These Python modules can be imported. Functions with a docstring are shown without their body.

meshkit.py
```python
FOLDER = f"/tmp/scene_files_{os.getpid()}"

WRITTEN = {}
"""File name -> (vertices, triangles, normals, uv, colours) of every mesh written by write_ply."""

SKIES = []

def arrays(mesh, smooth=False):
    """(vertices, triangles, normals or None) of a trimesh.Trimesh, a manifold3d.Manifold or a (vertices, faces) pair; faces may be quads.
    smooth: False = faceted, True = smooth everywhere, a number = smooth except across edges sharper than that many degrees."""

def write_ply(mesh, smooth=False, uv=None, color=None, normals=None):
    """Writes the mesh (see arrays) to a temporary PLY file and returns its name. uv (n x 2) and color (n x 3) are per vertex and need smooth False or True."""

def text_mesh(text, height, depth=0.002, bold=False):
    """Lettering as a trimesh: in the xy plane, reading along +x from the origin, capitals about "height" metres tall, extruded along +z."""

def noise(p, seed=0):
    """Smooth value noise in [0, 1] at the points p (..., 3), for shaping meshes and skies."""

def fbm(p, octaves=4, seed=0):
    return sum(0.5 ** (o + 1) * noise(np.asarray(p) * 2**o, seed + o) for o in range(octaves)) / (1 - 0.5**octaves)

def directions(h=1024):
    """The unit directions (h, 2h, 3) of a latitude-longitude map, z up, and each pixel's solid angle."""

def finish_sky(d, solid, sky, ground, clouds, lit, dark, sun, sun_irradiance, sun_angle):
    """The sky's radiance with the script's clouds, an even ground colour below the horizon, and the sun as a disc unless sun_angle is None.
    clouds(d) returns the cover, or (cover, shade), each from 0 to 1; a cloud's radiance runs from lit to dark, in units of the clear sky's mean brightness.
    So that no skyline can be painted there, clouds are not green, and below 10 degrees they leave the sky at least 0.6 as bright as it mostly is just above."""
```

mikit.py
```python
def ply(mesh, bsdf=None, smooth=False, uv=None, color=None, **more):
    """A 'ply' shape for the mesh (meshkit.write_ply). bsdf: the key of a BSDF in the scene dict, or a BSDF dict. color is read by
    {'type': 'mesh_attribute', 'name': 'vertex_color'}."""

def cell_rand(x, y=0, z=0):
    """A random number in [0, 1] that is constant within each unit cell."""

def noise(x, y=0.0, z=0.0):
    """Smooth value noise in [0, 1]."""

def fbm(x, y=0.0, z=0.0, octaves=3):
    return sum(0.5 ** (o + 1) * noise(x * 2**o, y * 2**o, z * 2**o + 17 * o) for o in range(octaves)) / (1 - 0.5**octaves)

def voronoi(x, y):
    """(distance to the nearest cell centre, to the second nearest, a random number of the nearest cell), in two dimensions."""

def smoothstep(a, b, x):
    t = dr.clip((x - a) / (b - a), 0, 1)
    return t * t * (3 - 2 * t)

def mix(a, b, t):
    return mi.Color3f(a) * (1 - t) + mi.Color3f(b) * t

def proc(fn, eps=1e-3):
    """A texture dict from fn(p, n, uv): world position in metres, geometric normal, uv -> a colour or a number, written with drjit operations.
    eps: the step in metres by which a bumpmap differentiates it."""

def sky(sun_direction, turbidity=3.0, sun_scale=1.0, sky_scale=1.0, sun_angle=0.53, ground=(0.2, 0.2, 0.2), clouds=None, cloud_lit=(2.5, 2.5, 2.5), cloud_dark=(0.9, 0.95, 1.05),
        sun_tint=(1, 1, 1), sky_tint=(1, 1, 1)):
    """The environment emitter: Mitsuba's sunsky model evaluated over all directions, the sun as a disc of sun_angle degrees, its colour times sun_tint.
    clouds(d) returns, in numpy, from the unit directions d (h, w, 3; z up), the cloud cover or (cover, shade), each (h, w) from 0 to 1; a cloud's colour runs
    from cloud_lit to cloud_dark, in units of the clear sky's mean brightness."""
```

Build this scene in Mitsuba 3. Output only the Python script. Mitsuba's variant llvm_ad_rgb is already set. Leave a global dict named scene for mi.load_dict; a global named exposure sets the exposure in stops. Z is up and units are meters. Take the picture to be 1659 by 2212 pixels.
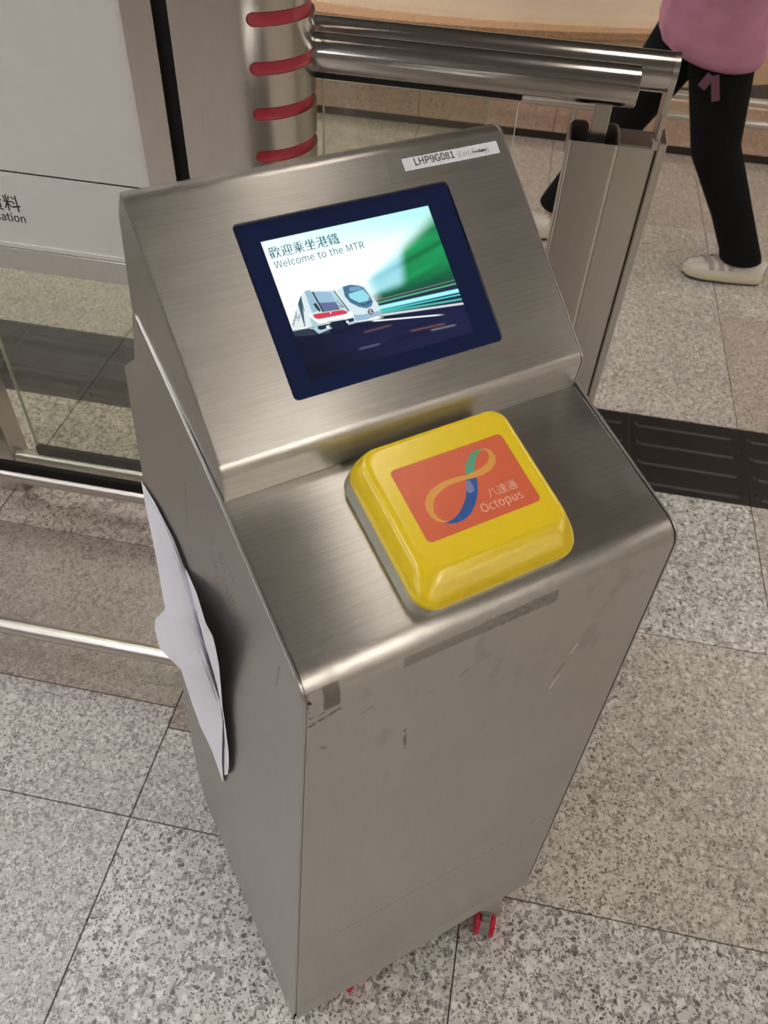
import math
import numpy as np
import trimesh
import manifold3d as m3
import drjit as dr
import mitsuba as mi
import mikit
from mikit import noise, fbm, voronoi, smoothstep, mix, cell_rand
from shapely.geometry import Polygon, box as sbox, LineString, Point
from shapely.ops import unary_union

T = mi.ScalarTransform4f
scene, labels = {}, {}

# ------------------------------------------------------------------ camera, light, exposure
EYE = np.array([0.09009502, -0.27696690, 1.44373002])
ROWS = np.array([[0.98107057, 0.18969662, 0.03893231], [0.16393355, -0.70654139, -0.68842215], [-0.10308407, 0.68177303, -0.72426460]])
cam = np.eye(4)
cam[:3, 0], cam[:3, 1], cam[:3, 2], cam[:3, 3] = -ROWS[0], -ROWS[1], ROWS[2], EYE
scene["camera"] = {"type": "thinlens", "fov": 2 * math.degrees(math.atan(829.5 / 1758.0)), "fov_axis": "x", "to_world": T(cam),
                   "aperture_radius": 0.0014, "focus_distance": 0.95, "near_clip": 0.02, "far_clip": 60.0}
exposure = -0.30
LAMP = 22.0          # radiance of the ceiling luminaires
WARM, WHITE = (1.0, 0.90, 0.79), (1.0, 0.965, 0.95)
CEILING = 3.0
# x, y, half size in x, half size in y, brightness, colour
LUMINAIRES = [(0.36, 0.95, 0.06, 0.32, 0.85, WARM), (1.95, -1.20, 0.10, 0.58, 2.2, WARM), (1.60, -2.90, 0.10, 0.70, 1.0, WARM)]
LUMINAIRES += [(x, y, 0.10, 0.70, 1.4, WHITE) for x in (-1.5, -3.2) for y in (-3.4, -1.4, 0.5, 2.4)]
LUMINAIRES += [(x, y, 0.10, 0.70, 1.0, WARM) for x in (3.3, 4.9) for y in (-3.4, -1.4, 0.5, 2.4)]
LUMINAIRES += [(2.10, 2.75, 0.10, 0.60, 1.3, WARM), (-1.9, 2.95, 0.10, 0.45, 1.3, WARM)]


# ------------------------------------------------------------------ helpers
def numbered(key):
    if key not in scene and key not in labels:
        return key
    n = 1
    while f"{key}_{n:03d}" in scene or f"{key}_{n:03d}" in labels:
        n += 1
    return f"{key}_{n:03d}"


def thing(name, label, category, group=None):
    key = numbered(name)
    labels[key] = {"label": label, "category": category}
    if group:
        labels[key]["group"] = group
    return key


def add(name, mesh, bsdf, parent=None, label=None, smooth=35, kind=None, category=None, group=None, **more):
    key = numbered(f"{parent}__{name}" if parent else name)
    if isinstance(mesh, list):
        mesh = trimesh.util.concatenate(mesh)
    scene[key] = mikit.ply(mesh, bsdf, smooth=smooth, **more)
    lab = {k: v for k, v in (("label", label), ("kind", kind), ("category", category), ("group", group)) if v}
    if lab:
        labels[key] = lab
    return key


def add_grained(name, mesh, bsdf, parent, uvfn, angle=30, **kw_):
    """A mesh whose brushed grain runs along v: uv from the vertices, normals smooth but across edges sharper than the angle."""
    if isinstance(mesh, list):
        mesh = trimesh.util.concatenate(mesh)
    m = trimesh.graph.smooth_shade(trimesh.Trimesh(mesh.vertices, mesh.faces, process=True), angle=math.radians(angle), facet_minarea=None)
    return add(name, m, bsdf, parent, smooth=True, uv=uvfn(np.asarray(m.vertices)), **kw_)


def tri(v, f):
    return trimesh.Trimesh(np.asarray(v, float), np.asarray(f, int), process=False)


def boxm(x0, x1, y0, y1, z0, z1):
    b = trimesh.creation.box((x1 - x0, y1 - y0, z1 - z0))
    b.apply_translation(((x0 + x1) / 2, (y0 + y1) / 2, (z0 + z1) / 2))
    return b


def man(mesh):
    return m3.Manifold(m3.Mesh(np.asarray(mesh.vertices, np.float32), np.asarray(mesh.faces, np.uint32)))


def mesh_of(m):
    q = m.to_mesh()
    return tri(np.array(q.vert_properties[:, :3], float), np.array(q.tri_verts))


def bevel_box(x0, x1, y0, y1, z0, z1, r=0.002):
    pts = []
    for x in (x0, x1):
        for y in (y0, y1):
            for z in (z0, z1):
                sx, sy, sz = (1 if x == x0 else -1), (1 if y == y0 else -1), (1 if z == z0 else -1)
                pts += [(x + sx * r, y + sy * r, z), (x + sx * r, y, z + sz * r), (x, y + sy * r, z + sz * r)]
    return mesh_of(m3.Manifold.hull_points(np.array(pts, np.float32)))


def tube(p0, p1, r, n=32, cap=0.0):
    p0, p1 = np.asarray(p0, float), np.asarray(p1, float)
    d = p1 - p0
    L = np.linalg.norm(d)
    prof = [(0, 0), (r - cap, 0), (r, cap), (r, L - cap), (r - cap, L), (0, L)] if cap else [(0, 0), (r, 0), (r, L), (0, L)]
    m = trimesh.creation.revolve(np.array(prof, float), sections=n)
    m.apply_transform(trimesh.geometry.align_vectors([0, 0, 1], d / L))
    m.apply_translation(p0)
    return m


def flat(poly, org, ex, ey, en, h):
    """A shapely polygon laid in the plane (org, ex, ey) and raised by h along en."""
    out = []
    for g in getattr(poly, "geoms", [poly]):
        if g.geom_type != "Polygon" or g.area <= 0:
            continue
        m = trimesh.creation.extrude_polygon(g, h, engine="earcut")
        v = np.asarray(m.vertices)
        w = np.asarray(org) + v[:, :1] * np.asarray(ex) + v[:, 1:2] * np.asarray(ey) + v[:, 2:] * np.asarray(en)
        f = np.asarray(m.faces)
        if np.dot(np.cross(ex, ey), en) < 0:
            f = f[:, ::-1]
        out.append(tri(w, f))
    return trimesh.util.concatenate(out)


def round_poly(poly, r):
    return poly.buffer(-r, 8).buffer(r, 8)


def loft(rings, closed=True, caps=True):
    """Rings of equal length joined in order."""
    rings = [np.asarray(r, float) for r in rings]
    n = len(rings[0])
    v = np.vstack(rings)
    f = []
    for i in range(len(rings) - 1):
        for k in range(n if closed else n - 1):
            a, b = i * n + k, i * n + (k + 1) % n
            f += [(a, b, b + n), (a, b + n, a + n)]
    if caps and closed:
        v = np.vstack([v, rings[0].mean(0), rings[-1].mean(0)])
        c0, c1 = len(v) - 2, len(v) - 1
        for k in range(n):
            f.append((c0, (k + 1) % n, k))
            b = (len(rings) - 1) * n
            f.append((c1, b + k, b + (k + 1) % n))
    m = tri(v, f)
    trimesh.repair.fix_normals(m)
    return m


GLYPHS = {'s歡': (1.0, '81 119,81 157,134 157,134 119;98 125,117 125,117 152,98 152|134 116,143 136,150 156,156 181,161 208,179 206,173 174,173 168,225 167,232 169,241 165,233 128,226 106,221 106,211 109,220 149,220 156,169 156,160 130,149 108,144 108|9 60,9 62,20 74,28 86,41 112,56 109,56 106,52 99,52 93,78 93,79 100,76 107,84 111,88 111,99 93,136 92,136 85,98 85,98 64,131 64,131 57,98 57,98 35,132 35,133 28,98 28,98 5,136 4,136 -4,131 -4,131 -3,49 -3,48 -16,29 -16,29 62,20 53,15 53;48 5,77 4,77 28,48 28;48 35,77 35,77 57,48 57;48 64,77 64,77 85,48 85|136 -5,146 6,156 22,164 38,169 56,175 89,176 135,195 136,195 94,203 57,216 25,229 6,239 -4,239 -6,232 -16,228 -16,222 -11,212 2,201 19,187 52,174 19,165 4,154 -10,147 -17,142 -17,135 -9|11 183,11 191,40 191,40 207,60 207,60 191,93 191,93 207,113 207,114 191,144 191,144 183,113 182,113 169,93 169,93 182,60 182,60 169,40 169,40 182|18 157,71 157,71 119,19 119;35 125,54 125,54 152,35 152'), 's迎': (1.0, '10 109,10 120,64 120,64 24,88 8,107 1,130 -2,176 -2,239 2,237 -11,177 -13,116 -12,88 -5,78 1,61 12,55 14,45 9,24 -16,20 -16,11 -5,11 -3,30 15,42 22,42 108|153 189,232 189,232 59,231 54,227 50,216 46,189 46,186 54,186 56,208 56,211 57,211 179,174 179,174 16,153 16|79 51,79 54,83 58,87 67,87 184,110 193,138 208,142 208,151 200,150 198,108 180,108 66,110 66,145 77,151 77,151 66,100 49,88 43,84 43|20 184,20 187,26 192,31 192,57 176,67 168,71 164,71 163,64 154,58 154,44 168'), 's乘': (1.0, '13 1,13 4,28 9,46 18,74 36,97 58,113 80,113 144,14 144,14 155,113 155,113 184,34 181,33 191,127 196,205 206,210 196,176 190,136 186,136 155,236 155,236 144,136 144,136 80,155 55,181 32,207 15,227 6,237 2,231 -9,225 -9,213 -4,179 15,158 33,137 54,136 -16,113 -16,113 54,86 28,64 11,51 4,24 -7,19 -7|159 131,180 131,180 107,195 113,211 121,216 121,219 119,222 114,222 111,180 96,180 67,183 63,213 63,216 69,217 81,222 81,236 76,233 63,229 57,220 53,176 53,169 54,162 59,159 71|18 58,16 67,69 76,69 104,21 104,21 113,68 113,69 131,91 131,90 55,69 55,69 66,25 57'), 's坐': (1.0, '11 -7,11 4,113 5,113 59,29 59,29 71,113 71,113 205,136 205,136 107,150 121,163 142,173 164,181 195,187 196,202 192,198 175,191 156,191 149,222 118,236 102,236 101,226 91,221 91,201 116,181 136,168 115,150 96,144 96,137 103,136 103,136 72,222 71,222 59,136 59,136 5,137 4,239 4,239 -7|12 99,12 101,27 118,43 145,52 167,59 196,80 194,76 176,70 159,70 152,100 121,106 114,106 111,97 102,93 102,79 120,61 138,46 111,26 89,22 89'), 's港': (1.0, '17 -4,17 -2,39 38,54 72,59 72,67 66,71 67,92 87,110 114,110 121,65 121,66 132,109 132,109 167,76 167,76 177,109 178,109 207,131 207,132 178,176 178,176 207,199 207,199 178,236 177,236 167,199 166,199 132,243 132,243 121,199 120,199 114,201 110,213 93,226 78,242 66,242 64,235 56,229 55,225 58,215 66,202 80,201 39,125 38,125 4,126 0,131 -3,200 -3,204 0,207 7,209 24,214 24,220 21,228 18,226 1,219 -9,214 -12,207 -14,126 -14,111 -9,106 -2,104 8,103 75,89 61,79 53,74 53,70 58,68 57,34 -13,29 -13;119 96,119 89,191 89,191 95,176 121,133 121;125 48,180 48,181 80,125 80;131 132,176 132,176 167,131 167|24 196,30 206,34 206,63 190,72 184,74 180,66 170,61 170,47 182|11 129,17 138,22 138,51 124,61 117,61 114,54 104,49 104,34 116'), 's鐵': (1.0, '93 141,93 149,128 150,128 176,101 176,101 185,128 185,128 207,148 207,148 185,175 185,175 176,148 176,148 150,179 149,179 207,198 207,199 150,241 149,241 141,200 141,199 140,201 98,205 66,212 84,218 110,223 111,236 107,226 71,209 36,209 29,213 17,218 5,221 1,222 2,226 10,228 34,232 34,243 26,242 18,237 -1,234 -8,229 -13,218 -14,210 -11,202 -2,195 13,184 -1,167 -17,163 -17,156 -9,156 -8,164 0,164 6,104 -2,96 -2,95 6,127 11,127 34,102 34,102 40,127 40,127 60,99 60,99 67,173 67,172 60,146 60,146 40,169 40,169 34,146 34,146 13,173 15,174 11,189 32,189 43,184 78,180 140|206 195,208 199,215 202,220 202,231 184,237 169,227 164,221 163,216 178|102 123,172 123,172 85,102 85;120 117,120 91,154 92,154 117|8 146,8 149,19 160,36 181,51 209,57 209,66 204,64 200,64 192,81 179,98 162,94 151,89 151,76 164,55 182,45 166,32 150,32 144,87 144,87 134,64 133,64 100,94 100,94 90,64 90,64 16,94 21,95 12,17 -8,13 -7,11 3,46 11,46 90,12 90,12 100,45 100,46 133,24 134,24 141,17 134,13 134|68 33,76 73,81 73,91 70,91 64,80 29,75 29|24 27,18 68,26 71,32 70,38 43,39 30,30 27'), 's料': (1.0, '110 49,111 52,191 66,191 211,209 211,209 70,239 74,241 61,240 57,209 52,209 -19,191 -19,191 48,113 34|129 180,138 192,139 193,166 174,178 163,178 161,168 148,155 162|116 117,126 130,155 112,163 106,167 102,167 101,158 87,139 103|17 13,8 32,21 50,33 73,47 109,12 109,12 127,52 127,52 210,69 210,69 127,111 127,111 109,70 109,69 106,100 67,106 58,107 55,94 41,86 57,69 83,69 -19,52 -19,52 81,33 38,18 13|78 139,89 175,94 195,97 196,111 192,91 136|24 158,14 192,27 195,36 169,42 139,27 136'), 's資': (1.0, '149 9,161 19,164 19,214 1,236 -9,218 -19,185 -4|85 166,106 185,117 199,123 211,139 209,132 193,222 193,233 189,220 168,208 154,193 159,204 171,207 178,122 178,100 157|45 21,45 122,94 122,87 136,112 142,126 149,142 161,151 177,167 174,165 167,167 164,181 153,193 146,213 138,232 133,223 119,213 121,185 133,171 143,157 155,146 144,134 136,114 127,98 123,208 122,208 21;64 34,189 33,189 50,64 51;64 63,189 63,189 80,64 80;64 93,189 93,189 109,64 109|14 -6,59 7,86 19,104 11,77 -2,29 -19,27 -19|24 192,32 205,35 205,68 194,85 186,76 171,48 184|12 138,13 140,81 161,82 159,84 145,20 123,19 123'), '八': (1.0, '147 184,148 191,165 192,167 165,171 135,178 105,187 77,201 47,210 31,226 10,243 -4,227 -17,220 -12,211 -4,196 15,186 31,173 61,164 86,155 122|8 -4,23 10,37 30,46 45,56 68,62 90,69 119,76 186,96 185,97 183,94 159,86 104,78 75,66 43,47 9,38 -2,24 -17,21 -18'), '達': (1.0, '11 1,18 10,32 24,43 32,43 94,11 94,11 112,61 112,61 32,77 19,92 11,112 6,139 4,196 6,241 9,236 -9,215 -11,131 -12,106 -9,94 -6,79 1,55 18,48 17,39 9,23 -14|74 144,75 159,145 160,145 178,90 178,90 192,145 192,145 211,164 211,164 192,220 192,220 178,164 178,164 160,236 159,236 144,196 144,202 142,203 140,190 118,233 117,233 103,164 102,164 87,223 86,224 72,164 72,164 54,234 53,234 39,164 39,164 14,145 14,145 39,77 39,77 53,145 53,145 72,88 72,88 86,145 86,145 102,80 103,80 117,116 117,112 128,105 141,113 144;122 144,131 129,134 121,134 119,127 118,127 117,178 117,178 118,173 120,184 144|18 191,31 202,32 202,58 177,66 167,69 161,53 151,41 169'), '通': (1.0, '10 -2,10 -1,27 16,46 29,46 98,11 99,11 117,64 117,64 28,90 11,109 5,133 3,188 3,242 7,237 -11,219 -13,133 -14,113 -12,89 -6,56 14,52 14,42 7,22 -17|91 18,91 148,160 148,157 151,113 170,126 180,162 166,179 174,196 186,91 187,91 202,218 202,220 201,229 193,207 175,179 158,197 148,229 148,229 33,227 24,219 19,214 18,186 18,182 32,208 33,211 34,211 59,168 59,167 19,151 19,150 59,109 59,109 18;168 75,211 74,211 97,168 97;168 133,168 111,211 112,211 134;109 75,150 74,151 97,109 97;109 112,150 111,151 133,109 134|16 190,30 201,49 184,72 159,58 148,49 159'), 'r': (0.388, '23 136,42 136,45 112,51 122,58 129,71 138,79 140,88 140,97 137,93 118,86 119,76 119,65 115,54 104,46 89,46 1,23 1'), '9': (0.555, '11 118,11 136,16 154,23 166,38 180,54 186,74 186,92 179,106 167,116 152,122 134,125 114,125 84,121 58,115 38,107 23,95 10,87 4,77 0,65 -2,52 -2,34 2,23 8,15 16,16 18,26 30,41 20,57 16,72 19,84 27,92 38,99 54,102 73,104 91,89 79,73 71,55 70,45 72,33 78,22 88,16 99;32 133,35 108,41 98,49 91,62 87,72 88,83 92,94 100,103 111,101 130,94 151,84 162,70 169,63 169,54 167,47 164,41 158,36 149,34 141'), 'M': (0.812, '25 184,53 184,102 47,149 183,177 184,177 1,156 1,156 116,159 156,109 19,94 19,93 21,46 152,43 155,46 107,46 1,25 1'), '8': (0.555, '11 45,14 62,19 74,31 87,45 97,28 115,21 129,20 139,21 152,29 168,41 179,60 186,82 186,91 184,101 179,108 173,115 164,121 146,121 133,117 121,109 106,96 94,108 86,117 77,125 62,127 46,127 38,124 27,118 18,106 7,91 0,77 -3,63 -2,49 0,33 8,21 18,14 29;32 43,36 31,45 22,57 16,74 14,87 18,99 26,104 36,106 48,101 62,94 71,83 78,57 89,51 85,38 70,32 54;42 134,45 125,55 114,73 104,83 101,90 108,97 120,101 129,101 141,96 157,90 164,78 169,67 170,56 167,46 159,41 146'), 'L': (0.542, '25 184,48 184,48 21,128 21,129 1,25 1'), 'a': (0.562, '15 29,15 42,18 52,22 59,31 68,54 79,98 87,95 106,91 112,83 119,71 121,59 120,47 116,29 107,21 122,43 134,68 140,85 139,94 137,104 131,110 125,115 117,120 99,121 1,102 1,99 17,82 5,67 -1,59 -3,42 -1,31 3,23 10,18 19;37 32,40 25,45 20,54 16,70 17,84 23,98 34,98 71,72 67,50 59,39 48,37 41'), 'o': (0.605, '13 59,14 86,19 101,24 111,38 127,46 132,58 137,69 140,82 140,94 137,107 132,116 125,124 117,134 97,138 80,139 66,137 53,133 37,124 21,115 11,107 6,94 0,82 -2,65 -2,52 2,41 8,31 16,22 29,16 45;38 86,38 54,42 40,48 30,55 23,69 17,76 16,89 19,96 23,103 29,107 35,113 49,115 60,115 78,111 94,104 107,93 116,81 121,71 121,63 119,53 112,44 102'), 'W': (0.877, '6 183,31 183,61 25,74 85,99 184,121 184,147 84,160 24,190 182,191 184,212 184,175 1,147 1,119 112,110 152,109 151,101 113,73 1,45 1'), 'f': (0.325, '8 118,8 135,27 137,28 171,30 180,35 189,45 198,56 202,73 202,89 199,84 181,73 184,61 183,54 177,50 167,49 137,78 136,78 118,49 117,49 1,27 1,27 117'), 'G': (0.69, '14 85,16 112,23 139,37 161,44 168,57 177,81 186,91 187,111 186,125 182,134 178,151 164,139 150,123 161,108 166,90 166,76 162,68 159,55 147,48 137,42 122,38 98,39 79,42 62,47 49,53 39,63 29,75 22,97 17,119 21,132 28,132 76,94 76,94 96,154 96,154 19,141 8,117 -1,105 -2,90 -3,73 1,54 9,36 24,28 35,18 59'), 'x': (0.497, '4 1,48 70,8 136,32 136,64 84,65 84,93 136,117 136,76 69,121 1,96 1,60 56,28 1'), ')': (0.338, '11 -42,23 -18,31 3,39 32,42 62,42 95,37 133,25 170,11 198,11 199,25 205,41 176,54 140,61 102,61 62,59 39,54 16,40 -21,25 -48'), '0': (0.555, '13 80,13 114,17 137,23 156,33 171,44 181,54 185,64 187,82 186,96 180,101 176,109 167,118 150,124 129,126 109,126 76,123 53,117 32,105 13,94 4,82 -1,75 -2,59 -2,43 5,31 16,23 31,16 51;34 103,36 66,38 52,42 39,49 26,56 19,65 16,74 16,84 20,93 31,101 50,104 78,104 108,102 129,98 143,92 155,82 166,73 169,62 168,54 164,45 153,40 141,36 124'), 'R': (0.635, '25 184,91 184,102 182,125 175,139 162,144 152,146 141,146 124,142 108,136 98,130 93,122 87,106 81,106 80,151 1,125 1,81 78,48 78,48 1,25 1;48 97,91 98,103 101,112 106,119 114,123 125,123 140,118 152,110 159,97 164,87 165,48 165'), 'p': (0.62, '23 136,42 136,44 121,62 133,79 139,94 140,111 136,121 129,132 116,138 101,141 85,141 58,137 39,127 21,114 8,96 -1,78 -2,64 1,45 12,46 -57,23 -57;46 30,64 19,74 17,84 17,99 23,110 35,116 49,117 59,117 83,114 100,107 110,102 116,91 120,77 121,60 114,46 102'), 'O': (0.743, '14 86,15 109,17 121,21 136,29 152,38 164,46 172,57 179,71 184,86 187,106 186,122 182,135 175,154 156,162 141,167 126,171 107,171 89,169 66,163 46,156 33,143 16,129 6,114 0,100 -3,77 -1,63 3,44 15,33 28,23 44,18 62;39 107,39 74,44 56,51 41,61 29,75 21,90 18,107 19,118 24,129 33,136 43,141 55,146 71,148 91,146 111,142 127,138 138,131 149,123 157,107 165,95 167,85 166,68 161,59 154,53 147,44 131'), 'y': (0.52, '3 136,27 136,67 25,69 22,104 136,127 136,71 -24,62 -39,53 -49,44 -54,35 -57,19 -58,9 -56,13 -38,28 -39,40 -34,47 -27,52 -17,57 1'), 'n': (0.61, '23 136,42 136,44 117,63 132,72 137,85 140,96 140,107 137,115 133,122 126,127 116,131 98,131 1,109 1,109 91,107 100,104 109,100 114,95 118,87 120,79 120,69 117,60 112,46 100,46 1,23 1'), 'E': (0.59, '25 184,131 184,131 164,48 164,48 107,117 107,118 87,48 87,48 21,133 21,134 1,25 1'), 'H': (0.728, '25 184,48 184,48 107,133 107,134 184,157 184,157 1,134 1,133 87,48 87,48 1,25 1'), 'm': (0.925, '23 136,42 136,45 117,57 129,72 137,82 140,97 139,104 137,112 132,119 125,124 114,144 132,158 139,164 140,179 139,194 133,201 126,205 119,210 98,210 1,188 1,187 96,184 106,180 114,173 118,166 120,159 120,149 117,140 111,128 100,128 1,105 1,104 98,102 105,99 112,93 117,84 120,74 119,65 116,56 109,46 100,46 1,23 1'), '1': (0.555, '22 19,62 19,63 20,63 156,30 156,30 171,54 177,68 184,86 184,86 20,122 19,122 1,22 1'), 'T': (0.6, '8 164,8 184,142 184,142 164,86 163,86 1,63 1,63 164'), '(': (0.338, '23 64,24 101,30 137,43 173,53 194,59 205,61 205,74 198,59 170,49 140,43 105,42 69,45 37,51 9,61 -17,74 -42,61 -48,59 -47,48 -27,36 -1,28 27'), '/': (0.393, '3 -44,78 199,94 199,20 -44'), 'u': (0.608, '21 136,44 136,44 50,46 35,51 25,57 19,64 18,75 17,82 19,91 24,106 40,106 136,129 136,129 1,110 1,108 22,97 11,88 4,81 1,68 -2,57 -2,44 1,35 6,30 12,23 28,21 39'), 's': (0.468, '8 16,19 31,32 23,43 18,59 15,70 16,76 19,82 25,86 35,84 44,77 52,65 59,38 69,26 77,21 83,16 93,16 107,18 116,23 124,29 131,39 136,56 140,68 140,81 137,96 131,102 126,104 125,103 123,94 111,75 121,61 122,50 121,45 118,40 113,38 107,38 98,44 89,55 83,90 69,97 64,103 56,107 44,107 31,105 23,99 13,89 4,81 1,65 -2,52 -3,31 3'), 'h': (0.608, '23 200,46 199,45 118,64 133,72 137,85 140,96 140,107 137,119 130,124 122,129 109,131 98,131 1,109 1,109 91,107 100,104 109,100 114,95 118,87 120,79 120,69 117,60 112,46 100,46 1,23 1'), 't': (0.378, '7 118,7 135,28 137,31 174,50 174,50 136,87 136,86 118,50 117,50 34,54 23,61 18,76 16,86 19,91 4,90 2,71 -2,55 -2,43 3,35 10,30 19,27 37,27 117'), 'i': (0.275, '19 178,20 185,22 189,25 192,31 194,43 192,49 184,50 179,47 171,43 166,38 164,31 164,25 167,21 171|23 136,46 136,46 1,23 1'), 'c': (0.51, '13 59,14 82,18 99,28 117,44 131,64 139,84 140,99 136,110 131,117 124,107 109,93 118,84 121,70 120,57 114,48 106,41 95,38 85,36 70,37 59,41 43,45 35,52 26,63 19,79 16,94 19,111 30,121 15,111 7,95 0,82 -3,62 -1,45 5,34 13,23 26,16 43'), 'e': (0.555, '13 59,14 82,21 106,28 116,37 126,52 136,68 140,84 139,97 136,107 130,115 122,122 109,127 89,128 71,127 63,36 63,37 52,41 39,49 28,62 19,77 16,90 16,102 19,115 26,122 11,108 3,90 -2,71 -3,58 0,45 6,32 16,22 29,16 45;36 80,108 79,108 85,104 102,99 112,87 120,71 122,56 117,46 109,39 95'), 'l': (0.285, '23 200,46 199,46 22,50 17,57 17,60 2,60 -1,52 -2,43 -2,33 1,27 8,23 20'), 'P': (0.632, '25 184,87 184,112 179,127 172,136 164,142 152,146 140,146 128,143 109,135 94,126 86,114 79,94 74,48 74,48 1,25 1;48 93,90 93,102 96,113 103,121 114,123 126,122 139,117 152,110 158,95 164,48 165')}

def glyph_polys(ch):
    adv, s = GLYPHS.get(ch, (0.3, ""))
    out = []
    for g in s.split("|"):
        if g:
            rings = [[tuple(int(k) / 250.0 for k in q.split()) for q in r.split(",")] for r in g.split(";")]
            out.append(Polygon(rings[0], rings[1:]).buffer(0))
    return adv, unary_union(out) if out else None


def text_poly(keys, width=None, em=None, bold=0.0, gap=0.0):
    """Lettering from the origin along +x; scaled to an overall width or an em size in metres."""
    from shapely import affinity
    x, parts = 0.0, []
    for k in keys:
        adv, p = glyph_polys(k)
        if p is not None:
            parts.append(affinity.translate(p.buffer(bold) if bold else p, x, 0))
        x += adv + gap
    u = unary_union(parts)
    s = em if em else width / (u.bounds[2] - u.bounds[0])
    return affinity.scale(affinity.translate(u, -u.bounds[0], 0), s, s, origin=(0, 0))


# the machine's own frame: x along its front, y to its back, z up
PSI = 0.6854998
KC, KS = math.cos(PSI), math.sin(PSI)
KM = np.array([[KC, -KS, 0], [KS, KC, 0], [0, 0, 1.0]])
KT = np.array([0, 0, 0.0712])


def k2w(v):
    return np.asarray(v, float) @ KM.T + KT


def kw(mesh):
    if isinstance(mesh, list):
        mesh = trimesh.util.concatenate(mesh)
    return tri(k2w(mesh.vertices), mesh.faces)


def loc(p):
    """World position to the machine's frame, for its materials."""
    x, y = p.x, p.y
    return KC * x + KS * y, -KS * x + KC * y, p.z - 0.0712


# ------------------------------------------------------------------ materials
def bsdf(name, d):
    scene[name] = {"type": "twosided", "b": d}


def steel(name, base, rough, grain=None, aniso=0.0, dirt=None):
    """Brushed stainless steel; grain(p) gives streaks from 0 to 1."""
    def colour(p, n, uv):
        g = grain(p) if grain else 0.5
        c = mi.Color3f(base) * (0.90 + 0.20 * g)
        if dirt:
            d, dc = dirt(p)
            c = mix(c, dc, d)
        return c

    def roughness(p, n, uv):
        g = grain(p) if grain else 0.5
        r = rough * (0.88 + 0.24 * g)
        if dirt:
            r = r + 0.22 * dirt(p)[0]
        return dr.clip(r, 0.03, 1.0)
    bsdf(name, {"type": "principled", "base_color": mikit.proc(colour), "metallic": 1.0, "roughness": mikit.proc(roughness), "anisotropic": aniso, "specular": 0.5})


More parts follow.
